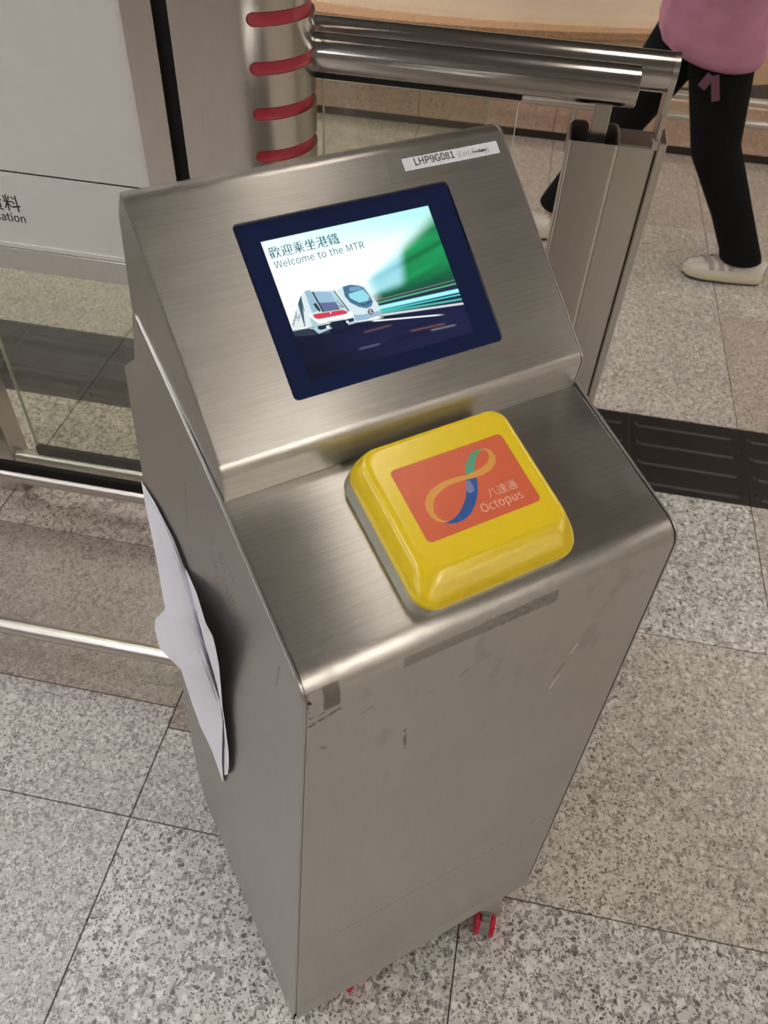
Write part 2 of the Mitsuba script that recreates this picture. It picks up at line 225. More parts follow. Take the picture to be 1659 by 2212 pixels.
def plain(name, rgb, rough=0.5, metallic=0.0, spec=0.5, **more):
    bsdf(name, {"type": "principled", "base_color": {"type": "rgb", "value": list(rgb)}, "roughness": rough, "metallic": metallic, "specular": spec, **more})


def g_slope(p):      # grain along the machine's width
    x, y, z = loc(p)
    t = y + 0.6 * z
    return 0.55 * noise(x * 16.0, t * 900.0, 1.0) + 0.25 * noise(x * 50.0, t * 1700.0, 5.0) + 0.2 * noise(x * 9.0, t * 40.0, 9.0)


def g_front(p):      # fine vertical grain, dull
    x, y, z = loc(p)
    return 0.2 + 0.12 * noise(x * 700.0, z * 16.0, 2.0) + 0.5 * fbm(x * 7.0, z * 7.0, 3.0)


def g_side(p):
    x, y, z = loc(p)
    return 0.2 + 0.12 * noise(y * 600.0, z * 14.0, 2.0) + 0.5 * fbm(y * 6.0, z * 6.0, 7.0)


def g_rail(p):
    return 0.5 * noise(p.x * 12.0, p.y * 700.0, p.z * 700.0) + 0.5 * fbm(p.x * 9.0, p.y * 30.0, p.z * 30.0)


def g_upright(p):
    return 0.3 + 0.2 * noise(p.x * 500.0, p.y * 500.0, p.z * 9.0) + 0.25 * fbm(p.x * 12.0, p.y * 12.0, p.z * 5.0)


def rect(x, z, x0, x1, z0, z1, s=0.0006):
    return smoothstep(x0 - s, x0 + s, x) * smoothstep(-x1 - s, -x1 + s, -x) * smoothstep(z0 - s, z0 + s, z) * smoothstep(-z1 - s, -z1 + s, -z)


def seg(x, z, ax, az, bx, bz, w):
    dx, dz = bx - ax, bz - az
    t = dr.clip(((x - ax) * dx + (z - az) * dz) / (dx * dx + dz * dz), 0, 1)
    d = dr.sqrt(dr.square(x - ax - t * dx) + dr.square(z - az - t * dz))
    return 1 - smoothstep(0.5 * w, 1.2 * w, d)


def d_front(p):
    """Glue left by stickers, scuffs and scrapes on the front plate (printed where they are)."""
    x, y, z = loc(p)
    s = z + y * 0.30                       # runs on over the bend
    n1 = noise(x * 420.0, s * 420.0, 3.0)
    n2 = fbm(x * 160.0, s * 160.0, 6.0)
    jx, js = x + 0.0016 * (n2 - 0.5), s + 0.0016 * (n1 - 0.5)
    m = rect(jx, js, 0.0155, 0.0285, 0.8535, 0.8805) * smoothstep(0.18, 0.3, n2)
    ring = rect(jx, js, 0.0030, 0.0165, 0.8500, 0.8810) - rect(jx, js, 0.0048, 0.0150, 0.8525, 0.8790)
    m = dr.maximum(m, dr.clip(ring, 0, 1) * smoothstep(0.35, 0.55, n1) * 0.8)
    m = dr.maximum(m, seg(jx, js, 0.004, 0.8405, 0.028, 0.8470, 0.0019) * smoothstep(0.08, 0.3, n1))
    tape = rect(x, s, 0.0800, 0.1500, 0.8640, 0.8750) * 0.62
    torn = rect(jx, js, 0.1480, 0.2190, 0.8630, 0.8760) * (0.45 + 0.4 * n1)
    m = dr.maximum(m, dr.maximum(tape, torn))
    m = dr.maximum(m, seg(jx, z, 0.0885, 0.7640, 0.0905, 0.7290, 0.0016) * smoothstep(0.25, 0.6, n2))
    m = dr.maximum(m, seg(jx, z, 0.2560, 0.7450, 0.2500, 0.7250, 0.0018) * 0.55)
    m = dr.maximum(m, seg(jx, z, 0.038, 0.8210, 0.055, 0.8270, 0.0014) * smoothstep(0.35, 0.7, n2) * 0.7)
    m = dr.maximum(m, seg(jx, z, 0.013, 0.8010, 0.016, 0.7960, 0.0020) * 0.5)
    m = dr.maximum(m, seg(jx, z, 0.137, 0.8130, 0.142, 0.8160, 0.0022) * 0.4)
    m = dr.maximum(m, seg(x, z, 0.0305, 0.3097, 0.2839, 0.2963, 0.0011) * 0.55)
    m = dr.maximum(m, smoothstep(0.70, 0.84, fbm(x * 40.0, z * 26.0, 11.0)) * smoothstep(0.55, 0.8, z) * 0.16)
    m = dr.clip(m, 0, 1)
    lightm = dr.maximum(seg(x, z, 0.2600, 0.7580, 0.2655, 0.7700, 0.0012), seg(x, z, 0.2495, 0.7060, 0.2555, 0.7260, 0.0011))
    lightm = dr.maximum(lightm, seg(x, z, 0.3180, 0.3060, 0.3300, 0.3130, 0.0012) * 0.8)
    k = dr.maximum(m, lightm)
    return k, mix((0.17, 0.155, 0.14), (0.82, 0.80, 0.76), dr.clip(lightm * 2 - m, 0, 1))


def d_slope(p):
    """Smears and fine scratches on the sloping top; the glue of the front bend joins on."""
    x, y, z = loc(p)
    k, c = d_front(p)
    top = smoothstep(0.012, 0.02, y)
    sc = dr.maximum(seg(x, y, 0.012, 0.022, 0.060, 0.034, 0.0005), seg(x, y, 0.018, 0.040, 0.075, 0.048, 0.0005))
    sm = smoothstep(0.50, 0.72, fbm(x * 16.0, y * 16.0, 4.0)) * smoothstep(0.22, 0.25, x) * 0.20
    k2 = dr.maximum(sc * 0.25, sm) * top
    return dr.maximum(k * (1 - top), k2), mix(c, mi.Color3f(0.66, 0.66, 0.66), top)


def d_side(p):
    x, y, z = loc(p)
    dots = (1 - smoothstep(0.16, 0.28, voronoi(y * 260.0, z * 260.0)[0])) * rect(y, z, 0.125, 0.185, 0.800, 0.872, 0.012) * smoothstep(0.45, 0.6, noise(y * 90.0, z * 90.0, 4.0))
    s = seg(y, z, 0.245, 0.872, 0.262, 0.800, 0.0012) * 0.35
    s = dr.maximum(s, seg(y, z, 0.040, 0.868, 0.048, 0.832, 0.0010) * 0.5)
    return dr.clip(dr.maximum(dots * 0.8, s), 0, 1), mi.Color3f(0.16, 0.15, 0.14)


STEEL = (0.48, 0.466, 0.445)


def front_colour(p, n, uv):
    k, c = d_slope(p)
    t = smoothstep(0.004, 0.016, loc(p)[1])
    return mix(mi.Color3f(STEEL) * (0.88 + 0.24 * (g_front(p) * (1 - t) + g_slope(p) * t)), c, k)


def front_rough(p, n, uv):
    return 0.30 + 0.2 * d_slope(p)[0]


bsdf("mat_steel_front", {"type": "principled", "base_color": mikit.proc(front_colour), "metallic": 1.0, "roughness": mikit.proc(front_rough), "anisotropic": 0.9})
steel("mat_steel_side", (0.48, 0.47, 0.455), 0.34, g_side, 0.0, d_side)
steel("mat_steel_head_brightened", (0.56, 0.545, 0.52), 0.31, g_slope, 0.9)  # same metal as the body; brighter light on the head put into its base
steel("mat_steel_rail", (0.58, 0.56, 0.53), 0.20, g_rail)
steel("mat_steel_satin", (0.66, 0.63, 0.59), 0.34, g_rail)
steel("mat_steel_upright", (0.54, 0.515, 0.48), 0.26, g_upright)
plain("mat_steel_plain", (0.55, 0.53, 0.50), 0.3, 1.0)
plain("mat_black_rubber", (0.007, 0.007, 0.007), 0.75, spec=0.25)
plain("mat_dark_inside", (0.03, 0.03, 0.03), 0.7)
plain("mat_red_core", (0.33, 0.022, 0.040), 0.35)
plain("mat_sign_panel", (0.62, 0.605, 0.585), 0.28)
plain("mat_sign_ink", (0.012, 0.011, 0.010), 0.5)
plain("mat_bezel", (0.010, 0.018, 0.062), 0.08)
plain("mat_yellow", (0.76, 0.56, 0.022), 0.22, spec=0.5)
plain("mat_reader_base", (0.28, 0.28, 0.22), 0.35)
plain("mat_orange", (0.60, 0.118, 0.052), 0.32)
plain("mat_logo_yellow", (0.66, 0.31, 0.065), 0.32)
plain("mat_logo_green", (0.085, 0.33, 0.19), 0.32)
plain("mat_logo_blue", (0.022, 0.085, 0.30), 0.32)
plain("mat_logo_worn", (0.17, 0.21, 0.42), 0.5)
plain("mat_logo_text", (0.82, 0.50, 0.42), 0.4)
plain("mat_label", (0.80, 0.80, 0.87), 0.4)
plain("mat_ink", (0.010, 0.010, 0.014), 0.4)
plain("mat_ink_grey", (0.16, 0.16, 0.18), 0.4)
plain("mat_tape", (0.44, 0.43, 0.40), 0.33, 1.0, anisotropic=0.85)
plain("mat_red_wheel", (0.42, 0.012, 0.030), 0.35)
plain("mat_grey_hub", (0.20, 0.19, 0.175), 0.5)
plain("mat_black_rough", (0.010, 0.010, 0.010), 0.8)
plain("mat_trousers", (0.0045, 0.0045, 0.005), 0.9, spec=0.2)
plain("mat_shoe", (0.62, 0.60, 0.53), 0.6)
plain("mat_shoe_sole", (0.58, 0.53, 0.40), 0.6)
plain("mat_shoe_strap", (0.36, 0.31, 0.29), 0.7)
plain("mat_shoe_tread", (0.03, 0.03, 0.03), 0.8)
plain("mat_skin", (0.52, 0.33, 0.24), 0.5)
plain("mat_hair", (0.012, 0.010, 0.010), 0.5)
plain("mat_ceiling", (0.15, 0.147, 0.143), 0.8)
plain("mat_wall", (0.25, 0.225, 0.195), 0.6)
plain("mat_luminaire_frame", (0.5, 0.5, 0.5), 0.5)
plain("mat_grout", (0.10, 0.09, 0.08), 0.9)
plain("mat_tactile", (0.011, 0.0095, 0.009), 0.42, spec=0.4)
plain("mat_skirting", (0.030, 0.020, 0.015), 0.5)
plain("mat_far_floor", (0.38, 0.33, 0.29), 0.4)
plain("mat_glass_edge", (0.50, 0.55, 0.44), 0.2)


def jacket(p, n, uv):
    return mi.Color3f(0.42, 0.185, 0.265) * (0.85 + 0.3 * fbm(p.x * 22.0, p.y * 22.0, p.z * 30.0))


bsdf("mat_jacket", {"type": "principled", "base_color": mikit.proc(jacket), "roughness": 0.8, "sheen": 0.3, "specular": 0.2})
plain("mat_jacket_cord", (0.12, 0.045, 0.075), 0.8)


def paper(p, n, uv):
    return mi.Color3f(0.66, 0.67, 0.73) * (0.97 + 0.05 * fbm(p.x * 60.0, p.y * 60.0, p.z * 60.0))


bsdf("mat_paper", {"type": "principled", "base_color": mikit.proc(paper), "roughness": 0.75, "specular": 0.2})


def granite(name, base, dark, light, size, amount, seed, spot=0.0, rough=0.34, upright=False):
    """Grains as organic patches of several sizes, dark flecks of uneven depth, and in coarse slabs round blobs."""
    def fn(p, n, uv):
        x, y = p.x + seed * 3.7, (p.z + p.y if upright else p.y) + seed * 1.9
        s = 1.0 / size
        wx = x + 0.5 * size * (noise(x * s * 1.3, y * s * 1.3, 1.0) - 0.5)
        wy = y + 0.5 * size * (noise(x * s * 1.3, y * s * 1.3, 5.0) - 0.5)
        big = fbm(x * 7.0, y * 7.0, 2.0)
        c = mi.Color3f(base) * (0.84 + 0.32 * big)
        g1 = 0.65 * noise(wx * s * 1.1, wy * s * 1.1, 11.0) + 0.35 * noise(wx * s * 2.6, wy * s * 2.6, 12.0)
        g2 = 0.65 * noise(wx * s * 1.2, wy * s * 1.2, 21.0) + 0.35 * noise(wx * s * 2.7, wy * s * 2.7, 22.0)
        c = mix(c, light, smoothstep(0.54, 0.74, g2) * 0.75)
        c = mix(c, mi.Color3f(dark) * 1.9, smoothstep(0.56, 0.72, g1) * 0.62)
        d1, e1, r1 = voronoi(wx * s * 1.15, wy * s * 1.15)
        d2, e2, r2 = voronoi(wx * s * 2.2 + 7.1, wy * s * 2.2 + 3.3)
        k2 = smoothstep(amount, amount * 0.25, r2) * (1 - smoothstep(0.22, 0.58, d2))
        k1 = smoothstep(amount * 0.6, amount * 0.1, r1) * (1 - smoothstep(0.18, 0.48, d1))
        c = mix(c, dark, dr.clip(0.95 * k2 + 0.95 * k1, 0, 0.96) * (0.55 + 0.6 * big))
        if spot:
            d3, e3, r3 = voronoi(wx * s / 2.3 + 1.7, wy * s / 2.3 + 9.2)
            c = mix(c, mi.Color3f(dark) * 1.35, dr.select(r3 < spot, 1.0, 0.0) * (1 - smoothstep(0.13, 0.27, d3)) * 0.92)
            c = mix(c, mi.Color3f(light) * 1.05, dr.select(r3 > 1 - spot, 1.0, 0.0) * (1 - smoothstep(0.14, 0.38, d3)) * 0.75)
        return c
    bsdf(name, {"type": "principled", "base_color": mikit.proc(fn), "roughness": rough, "specular": 0.4})


GRANITES = ["mat_granite_coarse", "mat_granite_fine", "mat_granite_pink", "mat_granite_medium", "mat_granite_brown", "mat_granite_rose"]
granite(GRANITES[0], (0.50, 0.482, 0.458), (0.066, 0.061, 0.060), (0.72, 0.705, 0.68), 0.0082, 0.46, 1.0, 0.13)
granite(GRANITES[1], (0.475, 0.452, 0.432), (0.070, 0.066, 0.064), (0.66, 0.635, 0.605), 0.0062, 0.42, 2.0)
granite(GRANITES[2], (0.43, 0.375, 0.325), (0.10, 0.082, 0.070), (0.56, 0.50, 0.44), 0.0070, 0.42, 3.0)
granite(GRANITES[3], (0.46, 0.425, 0.385), (0.095, 0.085, 0.075), (0.62, 0.585, 0.54), 0.0078, 0.40, 4.0, 0.06)
granite(GRANITES[4], (0.31, 0.262, 0.225), (0.085, 0.068, 0.058), (0.42, 0.37, 0.325), 0.0070, 0.42, 7.0)
granite(GRANITES[5], (0.47, 0.405, 0.35), (0.075, 0.060, 0.052), (0.60, 0.54, 0.48), 0.0110, 0.50, 8.0)
granite("mat_granite_wall", (0.52, 0.375, 0.29), (0.30, 0.19, 0.14), (0.60, 0.47, 0.38), 0.012, 0.22, 5.0, upright=True)
granite("mat_granite_ledge", (0.40, 0.24, 0.135), (0.20, 0.10, 0.05), (0.50, 0.32, 0.20), 0.010, 0.30, 6.0, upright=True)


def timber(p, n, uv):
    return mi.Color3f(0.86, 0.74, 0.56) * (0.95 + 0.1 * noise(p.x * 1.2, p.z * 45.0, 2.0))


bsdf("mat_counter", {"type": "principled", "base_color": mikit.proc(timber), "roughness": 0.35, "specular": 0.5})
plain("mat_counter_low", (0.60, 0.42, 0.27), 0.4)
scene["mat_glass"] = {"type": "thindielectric", "int_ior": 1.5, "specular_transmittance": {"type": "rgb", "value": [0.90, 0.935, 0.86]}}

# ------------------------------------------------------------------ the hall: floor, walls, ceiling, lamps
TX0, TX1, TY0, TY1 = -2.8145, 2.585, -0.957, 3.475


def floor_col(p, n, uv):
    inside = rect(p.x, p.y, TX0, TX1, TY0, TY1)
    return mix((0.36, 0.325, 0.29), (0.085, 0.075, 0.068), inside)


bsdf("mat_floor_bed", {"type": "principled", "base_color": mikit.proc(floor_col), "roughness": 0.5, "specular": 0.4})
labels["floor"] = {"kind": "structure"}
scene["floor"] = mikit.ply(boxm(-6, 6, -6, 5.4, -0.12, -0.0030), "mat_floor_bed")
cols = [(-2.8145 + 0.6 * i, -2.2145 + 0.6 * i) for i in range(9)]


def tile(x0, x1, y0, y1, m):
    g, b = 0.0011, 0.0007
    x0, x1, y0, y1 = x0 + g, x1 - g, y0 + g, y1 - g
    v, f = [], []
    for z, q in ((-0.010, 0), (-b, 0), (0, b)):
        v += [(x0 + q, y0 + q, z), (x1 - q, y0 + q, z), (x1 - q, y1 - q, z), (x0 + q, y1 - q, z)]
    for L in range(2):
        for k in range(4):
            a, c = L * 4 + k, L * 4 + (k + 1) % 4
            f += [(a, c, c + 4), (a, c + 4, a + 4)]
    f += [(8, 9, 10), (8, 10, 11)]
    add("granite_tile", tri(v, f), m, "floor", smooth=False)


C0, FI, PK, ME, BR, RO = GRANITES
for ci, (x0, x1) in enumerate(cols):
    if x1 < -0.3:
        rows = [(-0.957, C0), (-0.357, FI), (0.243, FI), (0.467, BR), (0.850, RO), (1.311, None), (1.618, PK), (2.2, ME), (2.79, PK), (3.30, PK), (3.475, None)]
    elif x1 < 0.3:
        rows = [(-0.957, C0), (-0.357, C0), (0.243, FI), (0.423, BR), (0.853, RO), (1.311, None), (1.618, ME), (2.2, PK), (2.79, PK), (3.30, PK), (3.475, None)]
    elif x1 < 0.9:
        rows = [(-0.957, ME), (-0.357, C0), (0.243, ME), (0.853, C0), (1.311, None), (1.618, ME), (2.2, ME), (2.79, PK), (3.30, PK), (3.475, None)]
    else:
        rows = [(-0.957, C0), (-0.357, ME), (0.243, C0), (0.853, ME), (1.311, None), (1.618, PK), (2.2, ME), (2.79, PK), (3.30, PK), (3.475, None)]
    for (y0, m), (y1, _) in zip(rows[:-1], rows[1:]):
        if m:
            tile(x0, x1, y0, y1, m)

# the strip of black ribbed tactile tiles
t_x = -2.8145
while t_x < 2.5:
    parts = [bevel_box(t_x + 0.0008, t_x + 0.2992, 1.3115, 1.6175, -0.010, -0.0008, 0.0008)]
    for r in range(4):
        cy = 1.350 + r * 0.0765
        bar = LineString([(t_x + 0.032, cy), (t_x + 0.268, cy)])
        low, top = bar.buffer(0.0175, 8), bar.buffer(0.0125, 8)
        parts.append(loft([[(x, y, z) for x, y in list(g.exterior.coords)[:-1]] for g, z in ((low, -0.0012), (top, 0.0042))]))
    add("tactile_tile", parts, "mat_tactile", "floor", smooth=25)
    t_x += 0.3

add("ceiling", boxm(-6, 6, -6, 5.4, CEILING, CEILING + 0.1), "mat_ceiling", kind="structure", smooth=False)
add("wall_left", boxm(-6.1, -6, -6, 5.4, 0, CEILING), "mat_wall", kind="structure", smooth=False)
add("wall_right", boxm(6, 6.1, -6, 5.4, 0, CEILING), "mat_wall", kind="structure", smooth=False)
add("wall_front", boxm(-6, 6, -6.1, -6, 0, CEILING), "mat_wall", kind="structure", smooth=False)
for (lx, ly, hx, hy, sc, tint) in LUMINAIRES:
    k = thing("ceiling_luminaire", "long white luminaire set in the pale ceiling of the hall", "ceiling light", "luminaires in the ceiling")
    add("frame", boxm(lx - hx - 0.02, lx + hx + 0.02, ly - hy - 0.02, ly + hy + 0.02, CEILING - 0.02, CEILING), "mat_luminaire_frame", k, smooth=False)
    q = tri([(lx - hx, ly - hy, CEILING - 0.022), (lx - hx, ly + hy, CEILING - 0.022), (lx + hx, ly + hy, CEILING - 0.022), (lx + hx, ly - hy, CEILING - 0.022)], [(0, 1, 2), (0, 2, 3)])
    add("diffuser", q, {"type": "diffuse", "reflectance": {"type": "rgb", "value": 0.6}}, k, smooth=False,
        emitter={"type": "area", "radiance": {"type": "rgb", "value": [LAMP * sc * c for c in tint]}})

# far wall: dark skirting, pink granite plinth, curved counter front with a brown ledge, pale curved panel above
labels["wall_back"] = {"kind": "structure"}
scene["wall_back"] = mikit.ply(boxm(-6, 6, 5.4, 5.5, 0, CEILING), "mat_wall")
add("baseboard_back", boxm(-3.4, 3.4, 3.486, 3.6, -0.003, 0.034), "mat_skirting", kind="structure", smooth=False)
k = thing("granite_plinth", "low pinkish granite plinth of slabs along the foot of the far curved counter", "plinth")
x = -3.425
while x < 3.3:
    add("granite_slab", bevel_box(x + 0.001, x + 0.599, 3.475, 3.60, 0.034, 0.215, 0.0015), "mat_granite_wall", k, smooth=False)
    x += 0.6


def arc(y0, xc, R, off=0.0, n=80, x0=-3.85, x1=2.95):
    xs = np.linspace(x0, x1, n)
    return np.stack([xs, y0 + off + (xs - xc) ** 2 / (2 * R)], 1)


def curved_wall(front, back, z0, z1):
    n = len(front)
    v = np.vstack([np.c_[front, np.full(n, z0)], np.c_[front, np.full(n, z1)], np.c_[back, np.full(n, z1)], np.c_[back, np.full(n, z0)]])
    f = []
    for i in range(n - 1):
        for a in range(4):
            p, q = a * n + i, ((a + 1) % 4) * n + i
            f += [(p, p + 1, q + 1), (p, q + 1, q)]
    return tri(v, f)


k = thing("curved_counter", "curved beige service counter with a brown granite ledge, behind the far hand rails", "counter")
fr, bk = arc(3.385, -0.6, 3.6), arc(3.50, -0.45, 3.6)
add("low_panel", curved_wall(arc(3.385, -0.6, 3.6, 0.03), arc(3.385, -0.6, 3.6, 0.09), 0.215, 0.405), "mat_counter_low", k)
add("ledge", curved_wall(fr, bk + [0, 0.05], 0.405, 0.43), "mat_granite_ledge", k, label="brown granite ledge")
for j in range(6):
    add("upper_panel", curved_wall(bk, bk + [0, 0.05], 0.43 + j * 0.165 + (0.002 if j else 0), 0.43 + (j + 1) * 0.165 - 0.002), "mat_counter", k)

k = thing("kick_rail", "pair of low stainless rails in front of the far curved counter, behind the walking person", "rail")
for z in (0.274, 0.193):
    add("rail", tube((-3.3, 3.37, z), (3.3, 3.37, z), 0.0155, 20), "mat_steel_satin", k)
for xx in (-2.157, -0.957, 0.243, 1.443, 2.643):
    add("leg", tube((xx, 3.37, 0.0), (xx, 3.37, 0.27), 0.011, 16), "mat_steel_upright", k)


# ------------------------------------------------------------------ glass barriers
def hollow_post(x0, x1, y0, y1, z, parent, ears=False):
    o, t = sbox(x0, y0, x1, y1), 0.003
    o = round_poly(o, 0.004)
    ring = o.difference(o.buffer(-t))
    m = flat(ring, (0, 0, 0), (1, 0, 0), (0, 1, 0), (0, 0, 1), z)
    add("post", m, "mat_steel_upright", parent)


def glass_sheet(x0, x1, y, z0, z1, parent):
    v = [(x0, y, z0), (x1, y, z0), (x1, y, z1), (x0, y, z1)]
    key = add("glass_pane", tri(v, [(0, 1, 2), (0, 2, 3)]), "mat_glass", parent, smooth=False)
    e = 0.0012
    for a in (x0, x1):
        add("polished_edge", boxm(a - e if a == x0 else a, a if a == x0 else a + e, y - 0.004, y + 0.004, z0, z1), "mat_glass_edge", key, smooth=False)
    return key


FB = thing("glass_barrier", "nearer glass barrier with thick steel handrail ending at a hollow post behind the machine", "barrier")
Y = 0.905
add("handrail", tube((-0.28, 0.912, 1.066), (0.2165, 0.912, 1.066), 0.0255, 64, 0.0015), "mat_steel_rail", FB)
add("gasket", boxm(-0.24, 0.068, Y - 0.004, Y + 0.004, 1.0370, 1.046), "mat_black_rubber", FB, smooth=False)
glass_sheet(-0.225, 0.064, Y, 0.13, 1.036, FB)
glass_sheet(-1.72, -0.40, Y, 0.13, 1.036, FB)
add("bottom_rail", tube((-1.72, Y, 0.106), (-0.37, Y, 0.106), 0.017, 40), "mat_steel_satin", FB)
add("bottom_rail", tube((-0.25, Y, 0.106), (0.142, Y, 0.106), 0.017, 40), "mat_steel_satin", FB)
add("bottom_gasket", boxm(-1.72, -0.41, Y - 0.006, Y + 0.006, 0.116, 0.1475), "mat_black_rubber", FB, smooth=False)
add("bottom_gasket", boxm(-0.24, 0.068, Y - 0.006, Y + 0.006, 0.116, 0.1475), "mat_black_rubber", FB, smooth=False)
# hollow post: front and side walls, a back wall with two rounded ears, and the neck under the handrail
px0, px1, py0, py1 = 0.1395, 0.2085, 0.886, 0.945
o = round_poly(sbox(px0, py0, px1, py1), 0.006)
ring = o.difference(sbox(px0 + 0.003, py0 + 0.003, px1 - 0.003, py1 + 0.1))
add("post", flat(ring, (0, 0, 0), (1, 0, 0), (0, 1, 0), (0, 0, 1), 0.9985), "mat_steel_upright", FB)
ear = unary_union([round_poly(sbox(px0, 0.0, px0 + 0.027, 1.006), 0.008), round_poly(sbox(px1 - 0.022, 0.0, px1, 1.006), 0.008), sbox(px0, 0.1, px1, 0.975)])
add("post_back", flat(ear, (0, py1, 0), (1, 0, 0), (0, 0, 1), (0, -1, 0), 0.004), "mat_steel_upright", FB)
add("neck", bevel_box(0.1665, 0.1890, 0.906, 0.914, 0.93, 1.052, 0.001), "mat_steel_upright", FB, smooth=False)

BB = thing("glass_barrier", "farther glass barrier whose handrail runs past the nearer one to a bent end strap", "barrier")
Y2 = 0.972
add("handrail", tube((-1.02, 0.980, 1.067), (0.262, 0.980, 1.067), 0.0255, 64), "mat_steel_rail", BB)
add("gasket", boxm(-0.24, 0.03, Y2 - 0.004, Y2 + 0.004, 1.0370, 1.046), "mat_black_rubber", BB, smooth=False)
glass_sheet(-0.225, 0.02, Y2, 0.13, 1.036, BB)
glass_sheet(-0.922, -0.42, Y2, 0.13, 0.98, BB)
add("bottom_rail", tube((-0.985, Y2, 0.106), (-0.37, Y2, 0.106), 0.017, 40, 0.004), "mat_steel_satin", BB)
add("bottom_rail", tube((-0.25, Y2, 0.106), (0.217, Y2, 0.106), 0.017, 40), "mat_steel_satin", BB)
add("bottom_gasket", boxm(-0.925, -0.41, Y2 - 0.006, Y2 + 0.006, 0.116, 0.1475), "mat_black_rubber", BB, smooth=False)
add("post", bevel_box(-1.052, -0.984, 0.950, 1.015, 0.0, 0.98, 0.003), "mat_steel_upright", BB, smooth=False)
add("post", bevel_box(0.2125, 0.2665, 0.952, 1.015, 0.0, 0.976, 0.0025), "mat_steel_upright", BB, smooth=False)
strap = [bevel_box(0.2675, 0.2800, 0.950, 1.005, 0.0, 0.985, 0.002), bevel_box(0.2610, 0.2690, 0.957, 1.002, 0.978, 1.03, 0.002)]
add("end_strap", strap, "mat_steel_upright", BB, smooth=False)
cap = flat(unary_union([Point(0.980, 1.067).buffer(0.0262, 24), sbox(0.957, 1.02, 1.002, 1.067)]), (0.261, 0, 0), (0, 1, 0), (0, 0, 1), (1, 0, 0), 0.008)
add("end_cap", cap, "mat_steel_upright", BB)
add("clip_bolt", bevel_box(0.2590, 0.2690, 0.952, 0.962, 0.972, 0.986, 0.001), "mat_steel_plain", BB, smooth=False)

k = thing("floor_rail", "low stainless rail running just above the granite floor at the left of the machine", "rail")
add("rail", tube((-1.9, 0.522, 0.0905), (-0.335, 0.522, 0.0905), 0.0155, 40, 0.004), "mat_steel_satin", k)
for xx in (-1.85, -0.36):
    add("foot", tube((xx, 0.522, 0.0), (xx, 0.522, 0.085), 0.011, 20), "mat_steel_upright", k)

# ------------------------------------------------------------------ the rounded steel column with red slots
k = thing("slotted_column", "rounded stainless column with red slots, between the white sign and the handrails", "column")
xc, yc, R = -0.301, 0.885, 0.085
out = unary_union([Point(xc, yc).buffer(R, 48), sbox(-0.380, yc - R, xc, yc + R)])
shell = man(trimesh.creation.extrude_polygon(out, 2.0, engine="earcut"))
core = man(trimesh.creation.extrude_polygon(out.buffer(-0.005), 2.2, engine="earcut")).translate((0, 0, -0.1))
SLOTS = [1.1285 + 0.0562 * j for j in range(-9, 7)]
for z in SLOTS:
    h = 0.0082
    cut = unary_union([Point(-0.2715, z).buffer(h, 16), sbox(-0.2715, z - h, -0.2, z + h)])
    c = trimesh.creation.extrude_polygon(cut, 0.4, engine="earcut")      # x, z in plan, then stood up
    v = np.asarray(c.vertices)
    c = tri(np.c_[v[:, 0], 1.2 - v[:, 2], v[:, 1]], np.asarray(c.faces)[:, ::-1])
    c.vertices[:, 1] += 0.0
    trimesh.repair.fix_normals(c)
    shell = shell - man(c)
shell = shell - core
add("shell", mesh_of(shell), "mat_steel_upright", k, smooth=25)
add("red_core", flat(out.buffer(-0.0052), (0, 0, 0.02), (1, 0, 0), (0, 1, 0), (0, 0, 1), 1.96), "mat_red_core", k, label="red core seen through the slots")

# ------------------------------------------------------------------ the information sign
k = thing("information_sign", "large white sign panel in a brushed steel frame, left of the slotted column", "sign")
add("frame", [bevel_box(-0.4437, -0.4012, 0.800, 0.880, 0.7262, 2.0, 0.001), bevel_box(-1.80, -0.4441, 0.800, 0.880, 0.7262, 0.7655, 0.001),
              bevel_box(-1.80, -0.4441, 0.800, 0.880, 1.955, 2.0, 0.001), bevel_box(-1.80, -1.755, 0.800, 0.880, 0.766, 1.954, 0.001)], "mat_steel_upright", k, smooth=False)
add("panel", boxm(-1.756, -0.443, 0.8065, 0.87, 0.765, 1.956), "mat_sign_panel", k, smooth=False)
add("panel_lip", bevel_box(-1.756, -0.4437, 0.8025, 0.807, 0.7655, 0.7735, 0.0006), "mat_sign_panel", k, smooth=False)
add("black_line", boxm(-1.70, -0.4560, 0.8063, 0.8067, 0.8898, 0.8920), "mat_sign_ink", k, smooth=False)
add("joint_seal", boxm(-0.4010, -0.3803, 0.812, 0.885, 0.0, 2.0), "mat_black_rubber", k, smooth=False, label="black seal between sign and column")
zi = [0.8290, 0.8098]
line1 = text_poly(["s資", "s料"], em=0.0285, bold=0.004)
line2 = text_poly(list("information"), em=0.0176, bold=0.006)
for poly, z, xr in ((line1, zi[0], -0.6675), (line2, zi[1], -0.6655)):
    w = poly.bounds[2]
    add("lettering", flat(poly, (xr - w, 0.8065, z), (1, 0, 0), (0, 0, 1), (0, -1, 0), 0.0003), "mat_sign_ink", k, smooth=False)

# ------------------------------------------------------------------ the card-reader machine
KI = thing("card_reader_machine", "freestanding stainless steel card reader machine on red castors, with a sloping screen head", "ticket machine")
ZT = 0.8849


def xl(z):
    return -0.0417 * (1 - np.asarray(z, float) / ZT)


def xr(z):
    return 0.3712 - 0.0292 * np.asarray(z, float) / ZT


